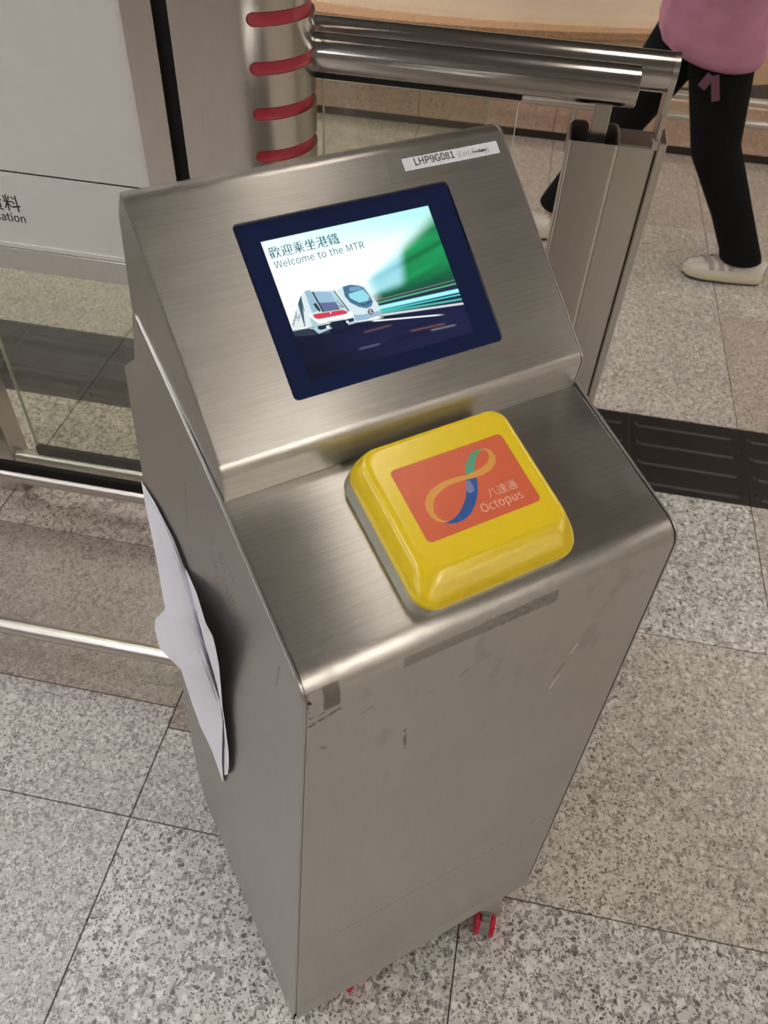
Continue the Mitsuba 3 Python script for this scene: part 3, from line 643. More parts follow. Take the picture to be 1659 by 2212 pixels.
def fillet(pts, radii, n=10):
    """Rounds the corners of a closed polygon."""
    out, m = [], len(pts)
    pts = [np.asarray(p, float) for p in pts]
    for i, (p, r) in enumerate(zip(pts, radii)):
        a, b = pts[i - 1], pts[(i + 1) % m]
        if r <= 0:
            out.append(p)
            continue
        u, v = (a - p) / np.linalg.norm(a - p), (b - p) / np.linalg.norm(b - p)
        half = math.acos(np.clip(u @ v, -1, 1)) / 2
        d = r / math.tan(half)
        c = p + (u + v) / np.linalg.norm(u + v) * r / math.sin(half)
        s, e = p + u * d - c, p + v * d - c
        a0, a1 = math.atan2(s[1], s[0]), math.atan2(e[1], e[0])
        da = (a1 - a0 + math.pi) % (2 * math.pi) - math.pi
        out += [c + r * np.array([math.cos(a0 + da * t), math.sin(a0 + da * t)]) for t in np.linspace(0, 1, n)]
    return out


def ruled(profile, inl, inr):
    """A solid from a profile in y and z, its ends on the two flaring side planes, inset by inl and inr."""
    p = Polygon(profile)
    m = trimesh.creation.extrude_polygon(p, 1.0, engine="earcut")
    v = np.asarray(m.vertices)
    y, z, s = v[:, 0], v[:, 1], v[:, 2]
    a, b = xl(z) + inl, xr(z) - inr
    q = tri(np.c_[a + (b - a) * s, y, z], m.faces)
    trimesh.repair.fix_normals(q)
    return q


def plate(profile, left, t, r=0.0009):
    """A sheet-metal side with a rounded rim."""
    base = np.asarray(profile, float)
    if Polygon(base).exterior.is_ccw is False:
        base = base[::-1]
    d = np.roll(base, -1, 0) - np.roll(base, 1, 0)
    nrm = np.c_[d[:, 1], -d[:, 0]] / np.linalg.norm(d, axis=1, keepdims=True)
    rings = []
    for a in np.radians([0, 22.5, 45, 67.5, 90]):
        rings.append((base - nrm * r * (1 - math.sin(a)), r * (1 - math.cos(a))))
    rings.append((base, t))
    v = np.vstack([np.c_[p, np.full(len(p), h)] for p, h in rings])
    n, f = len(base), []
    for i in range(len(rings) - 1):
        for k in range(n):
            a, b = i * n + k, i * n + (k + 1) % n
            f += [(a, b, b + n), (a, b + n, a + n)]
    _, tris = trimesh.creation.triangulate_polygon(Polygon(rings[0][0]), engine="earcut")
    f += [tuple(q) for q in tris]
    f += [tuple(np.asarray(q)[::-1] + (len(rings) - 1) * n) for q in tris]
    x = xl(v[:, 1]) + v[:, 2] if left else xr(v[:, 1]) - v[:, 2]
    q = tri(np.c_[x, v[:, 0], v[:, 1]], f)
    trimesh.repair.fix_normals(q)
    return q


SU = np.array([0, 0.9567, 0.2910]) / np.linalg.norm([0.9567, 0.2910])
SN = np.cross([1, 0, 0], SU)                      # out of the sloping top
S0 = np.array([0, 0, ZT])
HU = np.array([0, 0.7708, 0.6371]) / np.linalg.norm([0.7708, 0.6371])
HN = np.cross([1, 0, 0], HU)                      # out of the screen head
H0 = np.array([0, 0.1487, 0.9627])

slope = lambda y: ZT + 0.3042 * y
body = fillet([(0.0200, 0.000), (0.0056, 0.0275), (0.0103, 0.050), (0, ZT), (0.3300, slope(0.33) - 0.004), (0.372, 0.910), (0.428, 0.868), (0.434, 0.75), (0.412, 0.30), (0.408, 0.05), (0.375, 0.000)],
              [0, 0.001, 0.004, 0.024, 0.012, 0.0, 0.006, 0, 0, 0, 0])
side = fillet([(0.0125, 0.0), (0.0100, 0.045), (-0.0006, ZT + 0.0002), (0.1525, slope(0.1525) + 0.0010), (0.2666, 0.9600), (0.3540, 0.9815), (0.3767, 0.9160), (0.4324, 0.8717), (0.4385, 0.75), (0.4160, 0.30), (0.4125, 0.05), (0.380, 0.0)],
              [0, 0.006, 0.0225, 0, 0, 0.012, 0.004, 0.006, 0, 0, 0, 0])
bm = ruled(body, 0.0034, 0.0034)
# front and top sheet, and the remainder of the body, as two meshes by the direction of the faces
fn, fc = bm.face_normals, bm.triangles_center
wrap = (np.abs(fn[:, 0]) < 0.5) & ((fn[:, 1] < -0.05) | (fn[:, 2] > 0.4)) & (fc[:, 1] < 0.335)
is_top = wrap & (fn[:, 2] > 0.35)
fix = lambda m: kw(m)


def grain_uv(v):
    q = (v - KT) @ KM
    return np.stack([q[:, 1] * 2 + q[:, 2], q[:, 0]], 1)


add_grained("front_panel", fix(bm.submesh([np.nonzero(wrap)[0]], append=True)), "mat_steel_front", KI, grain_uv)
add("body_shell", fix(bm.submesh([np.nonzero(~wrap)[0]], append=True)), "mat_steel_plain", KI, smooth=30)
for left in (True, False):
    add("side_panel", fix(plate(side, left, 0.0026)), "mat_steel_side", KI, smooth=30)
add("drain_hole", fix(flat(Point(0.0046, 0.0).buffer(0.0013, 10), (0, 0.0 - 0.00005, 0.872), (1, 0, 0), (0, 0, 1), (0, -1, 0), 0.0004)), "mat_black_rough", KI, smooth=False)

# screen head
HW0, HW1 = 0.0062, 0.3348
prof = fillet([(0.1525, 0.9295), (0.1487, 0.9627), (0.3117, 1.0974), (0.3270, 1.0960), (0.3640, 0.9640), (0.3400, 0.9760)], [0.0015, 0.0125, 0.0115, 0.009, 0.004, 0], 12)
hm = trimesh.creation.extrude_polygon(Polygon(prof), HW1 - HW0 - 0.003, engine="earcut")
v = np.asarray(hm.vertices)
hm = tri(np.c_[HW0 + 0.0015 + v[:, 2], v[:, 0], v[:, 1]], hm.faces)
trimesh.repair.fix_normals(hm)
AX = np.array([1.0, 0, 0])


def prism(poly, org, ex, ey, en, h0, h1):
    m = flat(poly, np.asarray(org) + np.asarray(en) * h0, ex, ey, en, h1 - h0)
    m = trimesh.Trimesh(m.vertices, m.faces, process=True)
    trimesh.repair.fix_normals(m)
    return m


opening = round_poly(sbox(0.0770, 0.0350, 0.2660, 0.1757), 0.0042)
facecut = round_poly(sbox(HW0, -0.06, HW1, 0.2225), 0.010).union(sbox(HW0, -0.06, HW1, 0.1))
hs = (man(hm) ^ man(prism(facecut, H0, AX, HU, HN, -0.2, 0.05))) - man(prism(opening, H0, AX, HU, HN, -0.0035, 0.05))
HD = add_grained("screen_head", fix(mesh_of(hs)), "mat_steel_head_brightened", KI, grain_uv, 25)
for x0 in (HW0, HW1 - 0.0013):
    m = trimesh.creation.extrude_polygon(Polygon(fillet([(0.1521, 0.9290), (0.1480, 0.9628), (0.3116, 1.0982), (0.3275, 1.0967), (0.3646, 0.9640), (0.3400, 0.9756)], [0.0015, 0.0122, 0.0118, 0.009, 0.004, 0], 12)), 0.0013, engine="earcut")
    v = np.asarray(m.vertices)
    m = tri(np.c_[x0 + v[:, 2], v[:, 0], v[:, 1]], m.faces)
    trimesh.repair.fix_normals(m)
    m2 = mesh_of(man(m) ^ man(prism(facecut, H0, AX, HU, HN, -0.2, 0.05)))
    add("end_plate", fix(m2), "mat_steel_side", HD, smooth=20)


def on_head(poly, h0, h, name, mat, parent, **kw_):
    return add(name, fix(flat(poly, H0 + HN * h0, AX, HU, HN, h)), mat, parent, smooth=False, **kw_)


def on_slope(poly, h0, h, name, mat, parent, smooth=False, **kw_):
    return add(name, fix(flat(poly, S0 + SN * h0, AX, SU, SN, h)), mat, parent, smooth=smooth, **kw_)


from shapely import affinity
on_head(opening.buffer(-0.0003), -0.0034, 0.0012, "screen_bezel", "mat_bezel", KI, label="dark blue glass bezel")

# the lit picture on the screen
DX0, DX1, DT0, DT1 = 0.0950, 0.2425, 0.0484, 0.1590


def ramp(x, y, ax, ay, bx, by):
    """Signed height of (x, y) above the line from a to b."""
    return y - (ay + (x - ax) * ((by - ay) / (bx - ax)))


SCREEN = 1.75


def picture(p, n, uv):
    u, v = uv.x, uv.y
    c = mix((0.95, 0.98, 0.97), (0.25, 0.74, 0.71), smoothstep(0.62, 1.0, v) * (0.40 + 0.5 * u))
    # green and blue streaks of a blurred landscape, rising to the right
    top = 0.575 + 0.62 * dr.power(dr.clip((u - 0.423) / 0.58, 0, 1), 1.35) * 0.62
    a = (v - 0.41) / dr.maximum(top - 0.41, 0.02)
    zone = smoothstep(0.40, 0.56, u) * smoothstep(1.25, 0.80, a) * smoothstep(0.40, 0.42, v)
    streak = noise(u * 2.5 + 3.0, (v - 0.33 * u) * 26.0, 3.0)
    green = mix((0.003, 0.11, 0.035), (0.008, 0.27, 0.085), streak)
    green = mix(green, (0.004, 0.07, 0.035), smoothstep(0.35, 0.05, a))
    blue = mix((0.16, 0.45, 0.56), (0.40, 0.68, 0.74), streak)
    wblue = smoothstep(0.735, 0.66, u - 0.22 * (v - 0.5)) * smoothstep(0.10, 0.40, a)
    land = mix(green, blue, wblue * 0.9)
    land = mix(land, (0.55, 0.85, 0.80), smoothstep(0.75, 1.1, a) * 0.75)
    c = mix(c, land, zone)
    # dark ground
    g = smoothstep(0.012, -0.012, v - mi.Float(0.415))
    right = smoothstep(0.46, 0.52, u)
    gl = smoothstep(0.010, -0.010, ramp(u, v, 0.0, 0.352, 0.345, 0.300))
    ground = g * right + gl * (1 - right)
    navy = mix((0.003, 0.005, 0.024), (0.007, 0.009, 0.042), noise(u * 3.0, v * 30.0, 8.0)) * (0.35 + 0.65 * smoothstep(0.0, 0.6, u + v))
    navy = mix(navy, (0.010, 0.035, 0.050), smoothstep(0.30, 0.42, v) * 0.7)
    r2 = smoothstep(0.0, 1.0, u)
    for ay, by, w, col, k in ((0.392, 0.385, 0.006, (0.10, 0.45, 0.20), 0.7), (0.355, 0.330, 0.013, (0.30, 0.85, 0.92), 1.0), (0.330, 0.298, 0.006, (0.05, 0.50, 0.50), 0.9),
                              (0.318, 0.262, 0.008, (0.10, 0.55, 0.45), 0.6), (0.300, 0.228, 0.008, (0.55, 0.60, 0.62), 0.9)):
        d = dr.abs(ramp(u, v, 0.51, ay, 0.995, by))
        navy = mix(navy, col, smoothstep(w * 1.5, w * 0.5, d) * smoothstep(0.49, 0.52, u) * k)
    d = dr.abs(ramp(u, v, 0.434, 0.278, 0.873, 0.183))
    navy = mix(navy, (0.75, 0.80, 0.85), smoothstep(0.008, 0.002, d) * smoothstep(0.43, 0.46, u) * smoothstep(0.873, 0.80, u))
    for (x0, x1, y0, sl, col) in ((0.36, 0.55, 0.215, -0.03, (0.10, 0.045, 0.05)), (0.62, 0.86, 0.135, -0.20, (0.12, 0.05, 0.05)), (0.74, 0.92, 0.10, -0.18, (0.13, 0.13, 0.16)), (0.30, 0.45, 0.11, -0.1, (0.06, 0.08, 0.12))):
        d = dr.abs(v - y0 - sl * (u - x0) * 0.35)
        navy = mix(navy, col, smoothstep(0.012, 0.003, d) * smoothstep(x0, x0 + 0.03, u) * smoothstep(x1, x1 - 0.03, u) * 0.8)
    c = mix(c, navy, ground)
    return c * SCREEN


cs = [(DX0, DT0), (DX1, DT0), (DX1, DT1), (DX0, DT1)]
v = np.array([H0 + AX * a + HU * b + HN * (-0.0019) for a, b in cs])
SC = add("screen", tri(k2w(v), [(0, 1, 2), (0, 2, 3)]), {"type": "plastic", "diffuse_reflectance": {"type": "rgb", "value": 0.01}}, KI, smooth=False,
         uv=np.array([(0, 0), (1, 0), (1, 1), (0, 1.0)]), emitter={"type": "area", "radiance": mikit.proc(picture)}, label="lit screen showing two trains")


def glow(name, rgb):
    return {"type": "area", "radiance": {"type": "rgb", "value": [c * SCREEN * (1.0 if min(rgb) > 0.9 else 0.62) for c in rgb]}}


DARK = {"type": "diffuse", "reflectance": {"type": "rgb", "value": 0.01}}
layer = [0.0]


def pic(name, pts, rgb, level):
    q = Polygon([(DX0 + a / 1000 * (DX1 - DX0), DT0 + b / 1000 * (DT1 - DT0)) for a, b in pts]).buffer(0) if not isinstance(pts, Polygon) else pts
    add(name, fix(flat(q, H0 + HN * (-0.00188 + level * 0.00003), AX, HU, HN, 0.00002)), DARK, SC, smooth=False, emitter=glow(name, rgb))


TRAIN = {"face": [(131, 600), (284, 561), (334, 386), (347, 319), (341, 293), (301, 294), (202, 299), (129, 287), (104, 336), (116, 445)], "paneL": [(133, 593), (167, 592), (183, 442), (134, 440)], "doorA": [(170, 585), (271, 550), (280, 472), (183, 497)], "doorB": [(183, 497), (280, 472), (288, 413), (192, 426)], "edge": [(169, 582), (180, 579), (198, 426), (188, 425)], "paneR": [(273, 554), (290, 549), (326, 401), (288, 413)], "lineR": [(287, 560), (294, 558), (336, 386), (329, 384)], "red": [(132, 425), (136, 399), (157, 386), (313, 373), (324, 386), (299, 407), (154, 426)], "seat": [(155, 499), (172, 500), (183, 443), (176, 429), (163, 461)], "clusL": [(134, 341), (210, 334), (207, 310), (147, 309), (135, 319)], "lampL": [(182, 326), (200, 324), (195, 308), (180, 310)], "coup": [(210, 345), (293, 337), (304, 302), (290, 272), (206, 289)], "clusR": [(298, 335), (344, 332), (341, 311), (300, 308)], "lampR": [(298, 323), (311, 322), (308, 308), (296, 308)], "bumper": [(196, 356), (297, 348), (295, 344), (196, 351)], "body2": [(304, 548), (345, 570), (385, 570), (431, 557), (464, 533), (481, 470), (504, 393), (508, 328), (501, 302), (416, 296), (348, 305), (348, 356), (324, 427)], "low2": [(346, 353), (403, 338), (508, 335), (501, 302), (416, 296), (348, 305)], "ws2": [(345, 564), (389, 567), (433, 547), (457, 525), (475, 466), (482, 410), (465, 380), (433, 374), (395, 397), (357, 441), (339, 497)], "gl2": [(364, 507), (452, 511), (472, 457), (468, 424), (403, 426), (362, 474)], "top2": [(379, 550), (432, 543), (448, 522), (448, 512), (375, 520)], "roof1": [(134, 601), (165, 602), (168, 591), (132, 591)], "side1": [(104, 573), (108, 570), (71, 357), (67, 357), (76, 526)], "side1b": [(100, 558), (105, 556), (97, 464), (93, 464)], "skirt": [(0, 349), (91, 340), (129, 287), (194, 296), (192, 272), (82, 291), (-1, 314)], "facelow": [(117, 442), (104, 336), (129, 287), (202, 299), (301, 294), (341, 293), (347, 319), (339, 340), (308, 338), (148, 355)], "facemid": [(116, 445), (129, 424), (139, 390), (158, 382), (317, 369), (334, 383), (339, 340), (308, 338), (148, 355), (112, 422)], "side0": [(104, 571), (133, 599), (116, 445), (105, 338), (72, 356), (77, 526)], "sideb": [(104, 571), (76, 526), (32, 449), (9, 408), (1, 350), (72, 356)], "wip1": [(283, 485), (286, 485), (310, 427), (307, 425)], "wip2": [(286, 439), (288, 443), (314, 425), (311, 421)], "wip3": [(352, 477), (356, 479), (427, 400), (423, 397)], "wip4": [(416, 404), (481, 413), (480, 409), (417, 398)], "wip5": [(466, 443), (469, 442), (451, 398), (447, 399)], "dash2": [(354, 445), (400, 414), (469, 410), (482, 410), (465, 380), (433, 374), (395, 397)], "side1l": [(1, 353), (112, 345), (133, 335), (94, 341), (1, 347)], "win0": [(50, 480), (54, 480), (44, 430), (39, 428)], "win1": [(37, 457), (41, 457), (32, 413), (27, 411)], "win2": [(22, 428), (27, 428), (19, 390), (15, 388)], "win3": [(11, 407), (15, 407), (10, 378), (6, 375)], "win4": [(50, 443), (54, 443), (49, 410), (44, 408)], "win5": [(63, 457), (67, 457), (61, 425), (56, 422)]}
LIGHT, DK = (0.80, 0.97, 1.0), (0.02, 0.025, 0.06)
for name, key, rgb, lev in (("train_front", "body2", (0.80, 0.96, 1.0), 1), ("train_front", "low2", (0.36, 0.58, 0.76), 2), ("train_window", "ws2", (0.07, 0.20, 0.34), 2), ("train_window", "gl2", (0.36, 0.84, 0.97), 3),
                            ("train_window", "top2", (0.20, 0.42, 0.62), 3), ("train_front", "face", LIGHT, 3), ("train_front", "facemid", (0.93, 0.99, 1.0), 4), ("train_front", "facelow", (0.50, 0.72, 0.78), 4), ("train_side", "side0", (0.86, 0.97, 0.98), 2), ("train_side", "sideb", (0.90, 0.985, 0.99), 1), ("train_wiper", "wip1", (0.04, 0.07, 0.10), 8), ("train_wiper", "wip2", (0.04, 0.07, 0.10), 8), ("train_window", "dash2", (0.10, 0.24, 0.42), 4), ("train_wiper", "wip3", (0.03, 0.06, 0.12), 5), ("train_wiper", "wip4", (0.03, 0.06, 0.12), 5), ("train_wiper", "wip5", (0.03, 0.06, 0.12), 5),
                            ("train_roof", "roof1", (0.45, 0.68, 0.76), 4), ("train_skirt", "skirt", (0.03, 0.05, 0.08), 1),
                            ("train_window", "paneL", (0.36, 0.62, 0.74), 4), ("train_door", "doorA", (0.38, 0.62, 0.80), 5), ("train_door", "doorB", (0.16, 0.19, 0.36), 5), ("train_seat", "seat", (0.03, 0.04, 0.07), 6),
                            ("train_pillar", "edge", (0.05, 0.08, 0.14), 7), ("train_window", "paneR", (0.55, 0.80, 0.86), 5), ("train_pillar", "lineR", (0.05, 0.10, 0.15), 6), ("train_band", "red", (0.80, 0.055, 0.10), 7),
                            ("train_buffer", "bumper", (0.15, 0.22, 0.28), 5), ("train_lamp_housing", "clusL", DK, 5), ("train_lamp_housing", "clusR", DK, 5), ("train_coupler", "coup", (0.012, 0.016, 0.045), 6),
                            ("train_lamp", "lampL", (1.0, 1.0, 0.95), 8), ("train_lamp", "lampR", (1.0, 1.0, 0.95), 8), ("train_side_line", "side1", (0.05, 0.13, 0.16), 4), ("train_side_line", "side1b", (0.05, 0.13, 0.16), 4),
                            ("train_side_line", "side1l", (0.12, 0.24, 0.30), 4)):
    pic(name, TRAIN[key], rgb, lev)
for j in range(6):
    pic("train_side_window", TRAIN[f"win{j}"], (0.08, 0.18, 0.24), 4)
lc = (DX0 + 0.449 * (DX1 - DX0), DT0 + 0.345 * (DT1 - DT0))
pic("train_emblem", Point(*lc).buffer(0.0024, 12), (0.11, 0.035, 0.075), 4)
em = unary_union([LineString([(-1.2, 1.1), (1.2, 1.1)]), LineString([(-1.2, -1.1), (1.2, -1.1)]), LineString([(-0.9, 1.0), (0.9, -1.0)]), LineString([(0.9, 1.0), (-0.9, -1.0)])]).buffer(0.22)
for g in [affinity.translate(affinity.scale(em, 0.0011, 0.0011, origin=(0, 0)), *lc)]:
    add("emblem_strokes", fix(flat(g, H0 + HN * (-0.00188 + 5 * 0.00003), AX, HU, HN, 0.00002)), DARK, SC, smooth=False, emitter=glow("e", (0.75, 0.8, 0.9)))
band = affinity.scale(Polygon([(0, 0), (1.6, 0.5), (1.2, 1.4), (0.3, 1.5)]), 0.001, 0.001, origin=(0, 0))
add("emblem_strokes", fix(flat(affinity.translate(band, DX0 + 0.225 * (DX1 - DX0), DT0 + 0.400 * (DT1 - DT0)), H0 + HN * (-0.00188 + 8 * 0.00003), AX, HU, HN, 0.00002)), DARK, SC, smooth=False, emitter=glow("e", (1, 0.9, 0.95)))
t1 = text_poly(["s歡", "s迎", "s乘", "s坐", "s港", "s鐵"], width=0.0590, bold=0.005)
t2 = text_poly(list("Welcome to the MTR"), width=0.0765, bold=-0.001)
for t, x, y, rgb in ((t1, 0.0980, 0.1452, (0.006, 0.075, 0.15)), (t2, 0.0990, 0.1366, (0.008, 0.085, 0.13))):
    add("lettering", fix(flat(affinity.translate(t, x, y), H0 + HN * (-0.00185), AX, HU, HN, 0.00003)), DARK, SC, smooth=False, emitter=glow("t", rgb))

# number label under clear tape
tape = Polygon([(0.2172, 0.1820), (0.2178, 0.2060), (0.3300, 0.2060), (0.3345, 0.2035), (0.3345, 0.1800), (0.3000, 0.1796), (0.2700, 0.1806)])
add_grained("clear_tape", fix(flat(tape, H0 + HN * 0.00002, AX, HU, HN, 0.00010)), "mat_tape", KI, grain_uv, label="strip of tape over the number label")
lab = sbox(0.2314, 0.1886, 0.3265, 0.2012)
LB = on_head(lab, 0.00014, 0.00008, "number_label", "mat_label", KI, label="white number label")
on_head(lab.buffer(-0.0001).difference(lab.buffer(-0.0008)), 0.00023, 0.00004, "border_line", "mat_ink", LB)
on_head(affinity.translate(text_poly(list("LHP9G081"), width=0.0382, bold=0.014), 0.2431, 0.1928), 0.00023, 0.00004, "lettering", "mat_ink", LB)
on_head(affinity.translate(text_poly(list("(Exit/Entry)"), width=0.0310, bold=-0.006), 0.2843, 0.1927), 0.00023, 0.00004, "lettering", "mat_ink_grey", LB)
zig = LineString([(0.2985, 0.1948), (0.3040, 0.1945), (0.3010, 0.1940), (0.3075, 0.1951), (0.3045, 0.1938), (0.3105, 0.1947), (0.3075, 0.1935), (0.3120, 0.1939), (0.3095, 0.1951), (0.3136, 0.1944)]).buffer(0.00028)
on_head(zig, 0.00028, 0.00004, "pen_stroke", "mat_ink", LB)

# the yellow reader on the sloping top
def pad_hull(levels, inset=0.0, x0=0.0984, x1=0.2430, t0=0.0160, t1=0.1500):
    """Hull of rounded rectangles: (height, left, right, front, back insets, corner radius, edge ball radius)."""
    pts = []
    for (h, l, r, f, b, rc, rb) in levels:
        for cx, cy, a0 in ((x1 - r - rc, t1 - b - rc, 0), (x0 + l + rc, t1 - b - rc, 90), (x0 + l + rc, t0 + f + rc, 180), (x1 - r - rc, t0 + f + rc, 270)):
            for a in np.radians(np.linspace(a0, a0 + 90, 10)):
                for e in (np.radians(np.linspace(0, 90, 8)) if rb else (0.0,)):
                    q = rc - rb + rb * math.cos(e)
                    pts.append(S0 + AX * (cx + q * math.cos(a)) + SU * (cy + q * math.sin(a)) + SN * (h + rb * math.sin(e)))
    return mesh_of(m3.Manifold.hull_points(np.array(pts, np.float32)))



def pad_loft():
    """The cover as rings of a rounded rectangle that follow a rounded profile: upright rim, slanting side, flat top."""
    x0, x1, t0, t1 = 0.0984, 0.2430, 0.0160, 0.1500
    ins = np.array([0.0105, 0.0045, 0.0205, 0.0020])           # left, right, front, back
    B, Cn = np.array([0.0, 0.0158]), np.array([1.0, 0.0281])
    prof = [(0.0, 0.0098), (0.0, 0.0120)]
    for P0, P1, P2 in ((np.array([0, 0.0120]), B, B + (Cn - B) * 0.42), (B + (Cn - B) * 0.62, Cn, np.array([1.36, 0.0281]))):
        for t in np.linspace(0, 1, 12):
            prof.append(tuple((1 - t) ** 2 * P0 + 2 * t * (1 - t) * P1 + t * t * P2))
    prof += [(1.42, 0.0281), (1.8, 0.0281)]
    rings = []
    for q, h in prof:
        i_ = ins * min(q, 1.0) + max(0, q - 1.0) * 0.012
        rc = 0.0185 - 0.0045 * min(q, 1.0)
        r = []
        for cx, cy, a0 in ((x1 - i_[1] - rc, t1 - i_[3] - rc, 0), (x0 + i_[0] + rc, t1 - i_[3] - rc, 90), (x0 + i_[0] + rc, t0 + i_[2] + rc, 180), (x1 - i_[1] - rc, t0 + i_[2] + rc, 270)):
            for a in np.radians(np.linspace(a0, a0 + 90, 14)):
                r.append(S0 + AX * (cx + rc * math.cos(a)) + SU * (cy + rc * math.sin(a)) + SN * h)
        rings.append(r)
    return loft(rings)


RD = add("card_reader", fix(pad_loft()), "mat_yellow", KI, smooth=50, label="yellow card reader pad")
add("grey_base", fix(pad_hull([(-0.002, -0.0030, 0.002, 0.0004, 0.0, 0.018, 0.0), (0.0095, 0.0004, 0.0014, 0.0010, 0.0, 0.017, 0.0)])), "mat_reader_base", RD, smooth=40)
HT = 0.0278
plate_o = round_poly(sbox(0.1238, 0.0598, 0.2252, 0.1250), 0.0042)
rim = plate_o.buffer(0.0010).difference(plate_o.buffer(0.0001))
on_slope(plate_o, HT, 0.00035, "orange_plate", "mat_orange", RD, label="orange plate with a looped ribbon emblem")
LOGO = {"YEL": [(2014, 1172), (2064, 1169), (2097, 1136), (2103, 1080), (2084, 1033), (2040, 996), (1984, 973), (1909, 961), (1843, 964), (1773, 973), (1685, 980), (1608, 975), (1531, 953), (1464, 919), (1424, 876), (1401, 818), (1405, 766), (1431, 727), (1469, 708), (1466, 704), (1422, 710), (1383, 742), (1356, 794), (1352, 853), (1368, 906), (1411, 956), (1471, 993), (1548, 1015), (1636, 1025), (1723, 1018), (1793, 1009), (1872, 1015), (1945, 1023), (2008, 1044), (2048, 1083), (2063, 1123), (2057, 1157)], "GRN": [(2021, 1176), (1967, 1181), (1913, 1160), (1851, 1111), (1809, 1056), (1794, 1011), (1873, 1014), (1897, 1058), (1934, 1107), (1977, 1145), (2039, 1170)], "BLU": [(1772, 972), (1862, 960), (1836, 897), (1793, 827), (1732, 756), (1659, 700), (1587, 674), (1521, 671), (1471, 683), (1424, 707), (1467, 705), (1520, 713), (1586, 745), (1659, 802), (1708, 859), (1744, 923)], "WORN": [(1765, 967), (1796, 956), (1799, 902), (1787, 864), (1739, 856), (1724, 888), (1731, 928)]}
for key, mat in (("YEL", "mat_logo_yellow"), ("GRN", "mat_logo_green"), ("BLU", "mat_logo_blue"), ("WORN", "mat_logo_worn")):
    q = Polygon([(a * 1e-4, b * 1e-4) for a, b in LOGO[key]]).buffer(0)
    if key == "WORN":
        q = q.intersection(Polygon([(a * 1e-4, b * 1e-4) for a, b in LOGO["BLU"]]).buffer(0))
    else:
        q = q.buffer(0.0006, 8).buffer(-0.0006, 8)
    lift = {"YEL": 3, "GRN": 1, "BLU": 2, "WORN": 4}[key] * 0.00002
    on_slope(q, HT + 0.00035 + lift, 0.00002, "emblem_ribbon", mat, RD)
oc = text_poly(["八", "達", "通"], width=0.0262, bold=-0.006)
ow = text_poly(list("Octopus"), width=0.0372, bold=-0.004)
on_slope(affinity.translate(oc, 0.1872, 0.0768), HT + 0.00036, 0.00005, "lettering", "mat_logo_text", RD)
on_slope(affinity.translate(ow, 0.1756, 0.0670), HT + 0.00036, 0.00005, "lettering", "mat_logo_text", RD)

# castors
for n, (cx, cy, turn) in enumerate(((0.2945, 0.007, -39), (0.058, 0.043, -39), (0.045, 0.345, 40), (0.300, 0.350, -30))):
    ca = numbered(f"{KI}__caster")
    top = bevel_box(-0.012, 0.020, -0.004, 0.030, -0.0125, 0.0005, 0.001)
    fork = [bevel_box(-0.007, 0.007, -0.012, 0.018, -0.030, -0.0125, 0.0015)]
    wheels = []
    for sx in (-1, 1):
        w = tube((sx * 0.0075, 0, -0.0457), (sx * 0.0160, 0, -0.0457), 0.0255, 36, 0.002)
        wheels.append(w)
    hub = tube((-0.0075, 0, -0.0457), (0.0075, 0, -0.0457), 0.0235, 28)
    rot = trimesh.transformations.rotation_matrix(math.radians(turn), [0, 0, 1])

    def place(m):
        m = trimesh.util.concatenate(m) if isinstance(m, list) else m
        m.apply_transform(rot)
        m.apply_translation((cx, cy, 0))
        return fix(m)
    scene[ca] = mikit.ply(place([top] + fork), "mat_steel_plain", smooth=25)
    for w in wheels:
        add("wheel", place(w), "mat_red_wheel", ca)
    add("hub", place(hub), "mat_grey_hub", ca)

# papers stuck to the machine's left side
PAPER1 = [[(-104, 4402, 7074), (-103, 4388, 7086), (-103, 4378, 7087)], [(-135, 4296, 6834), (-139, 3912, 7183), (-103, 3781, 7296)], [(-191, 4003, 6493), (-177, 3289, 7209), (-100, 3103, 7358)], [(-243, 3762, 6239), (-220, 2910, 7153), (-107, 2795, 7217)], [(-306, 3547, 5758), (-289, 2541, 6955), (-167, 2276, 7207)], [(-321, 3483, 5649), (-303, 2477, 6875), (-173, 2237, 7090)], [(-331, 3500, 5444), (-315, 2388, 6834), (-178, 2192, 6993)], [(-342, 3539, 4982), (-311, 2382, 6490), (-188, 2106, 6772)], [(-342, 3545, 4570), (-333, 2159, 6463), (-198, 2013, 6569)], [(-332, 3315, 4784), (-323, 2120, 6450), (-199, 1992, 6540)], [(-308, 3252, 4002), (-284, 2223, 5579), (-208, 1822, 6140)], [(-295, 3080, 3660), (-261, 2280, 5001), (-226, 1833, 5753)], [(-277, 2759, 3608), (-268, 2301, 4427), (-260, 1969, 5032)], [(-275, 2592, 3430), (-273, 2351, 3901), (-280, 2111, 4397)], [(-281, 2404, 3307), (-287, 2355, 3393), (-291, 2299, 3515)]]
PAPER2 = [[(-102, 2925, 7118), (-96, 2792, 7229)], [(-130, 2729, 6931), (-174, 2081, 7707)], [(-145, 2610, 6834), (-209, 1818, 7815)], [(-156, 2583, 6597), (-229, 1645, 7805)], [(-163, 2502, 6450), (-243, 1376, 7947)], [(-163, 2489, 6249), (-248, 1329, 7839)], [(-173, 2391, 6028), (-228, 1436, 7406)], [(-174, 2290, 5796), (-215, 1595, 6838)], [(-181, 2210, 5426), (-215, 1733, 6190)], [(-202, 2260, 4984), (-222, 1742, 5837)], [(-241, 2377, 4151), (-241, 1761, 5221)], [(-262, 2387, 3708), (-258, 1866, 4653)], [(-264, 2292, 3675), (-267, 2000, 4244)]]
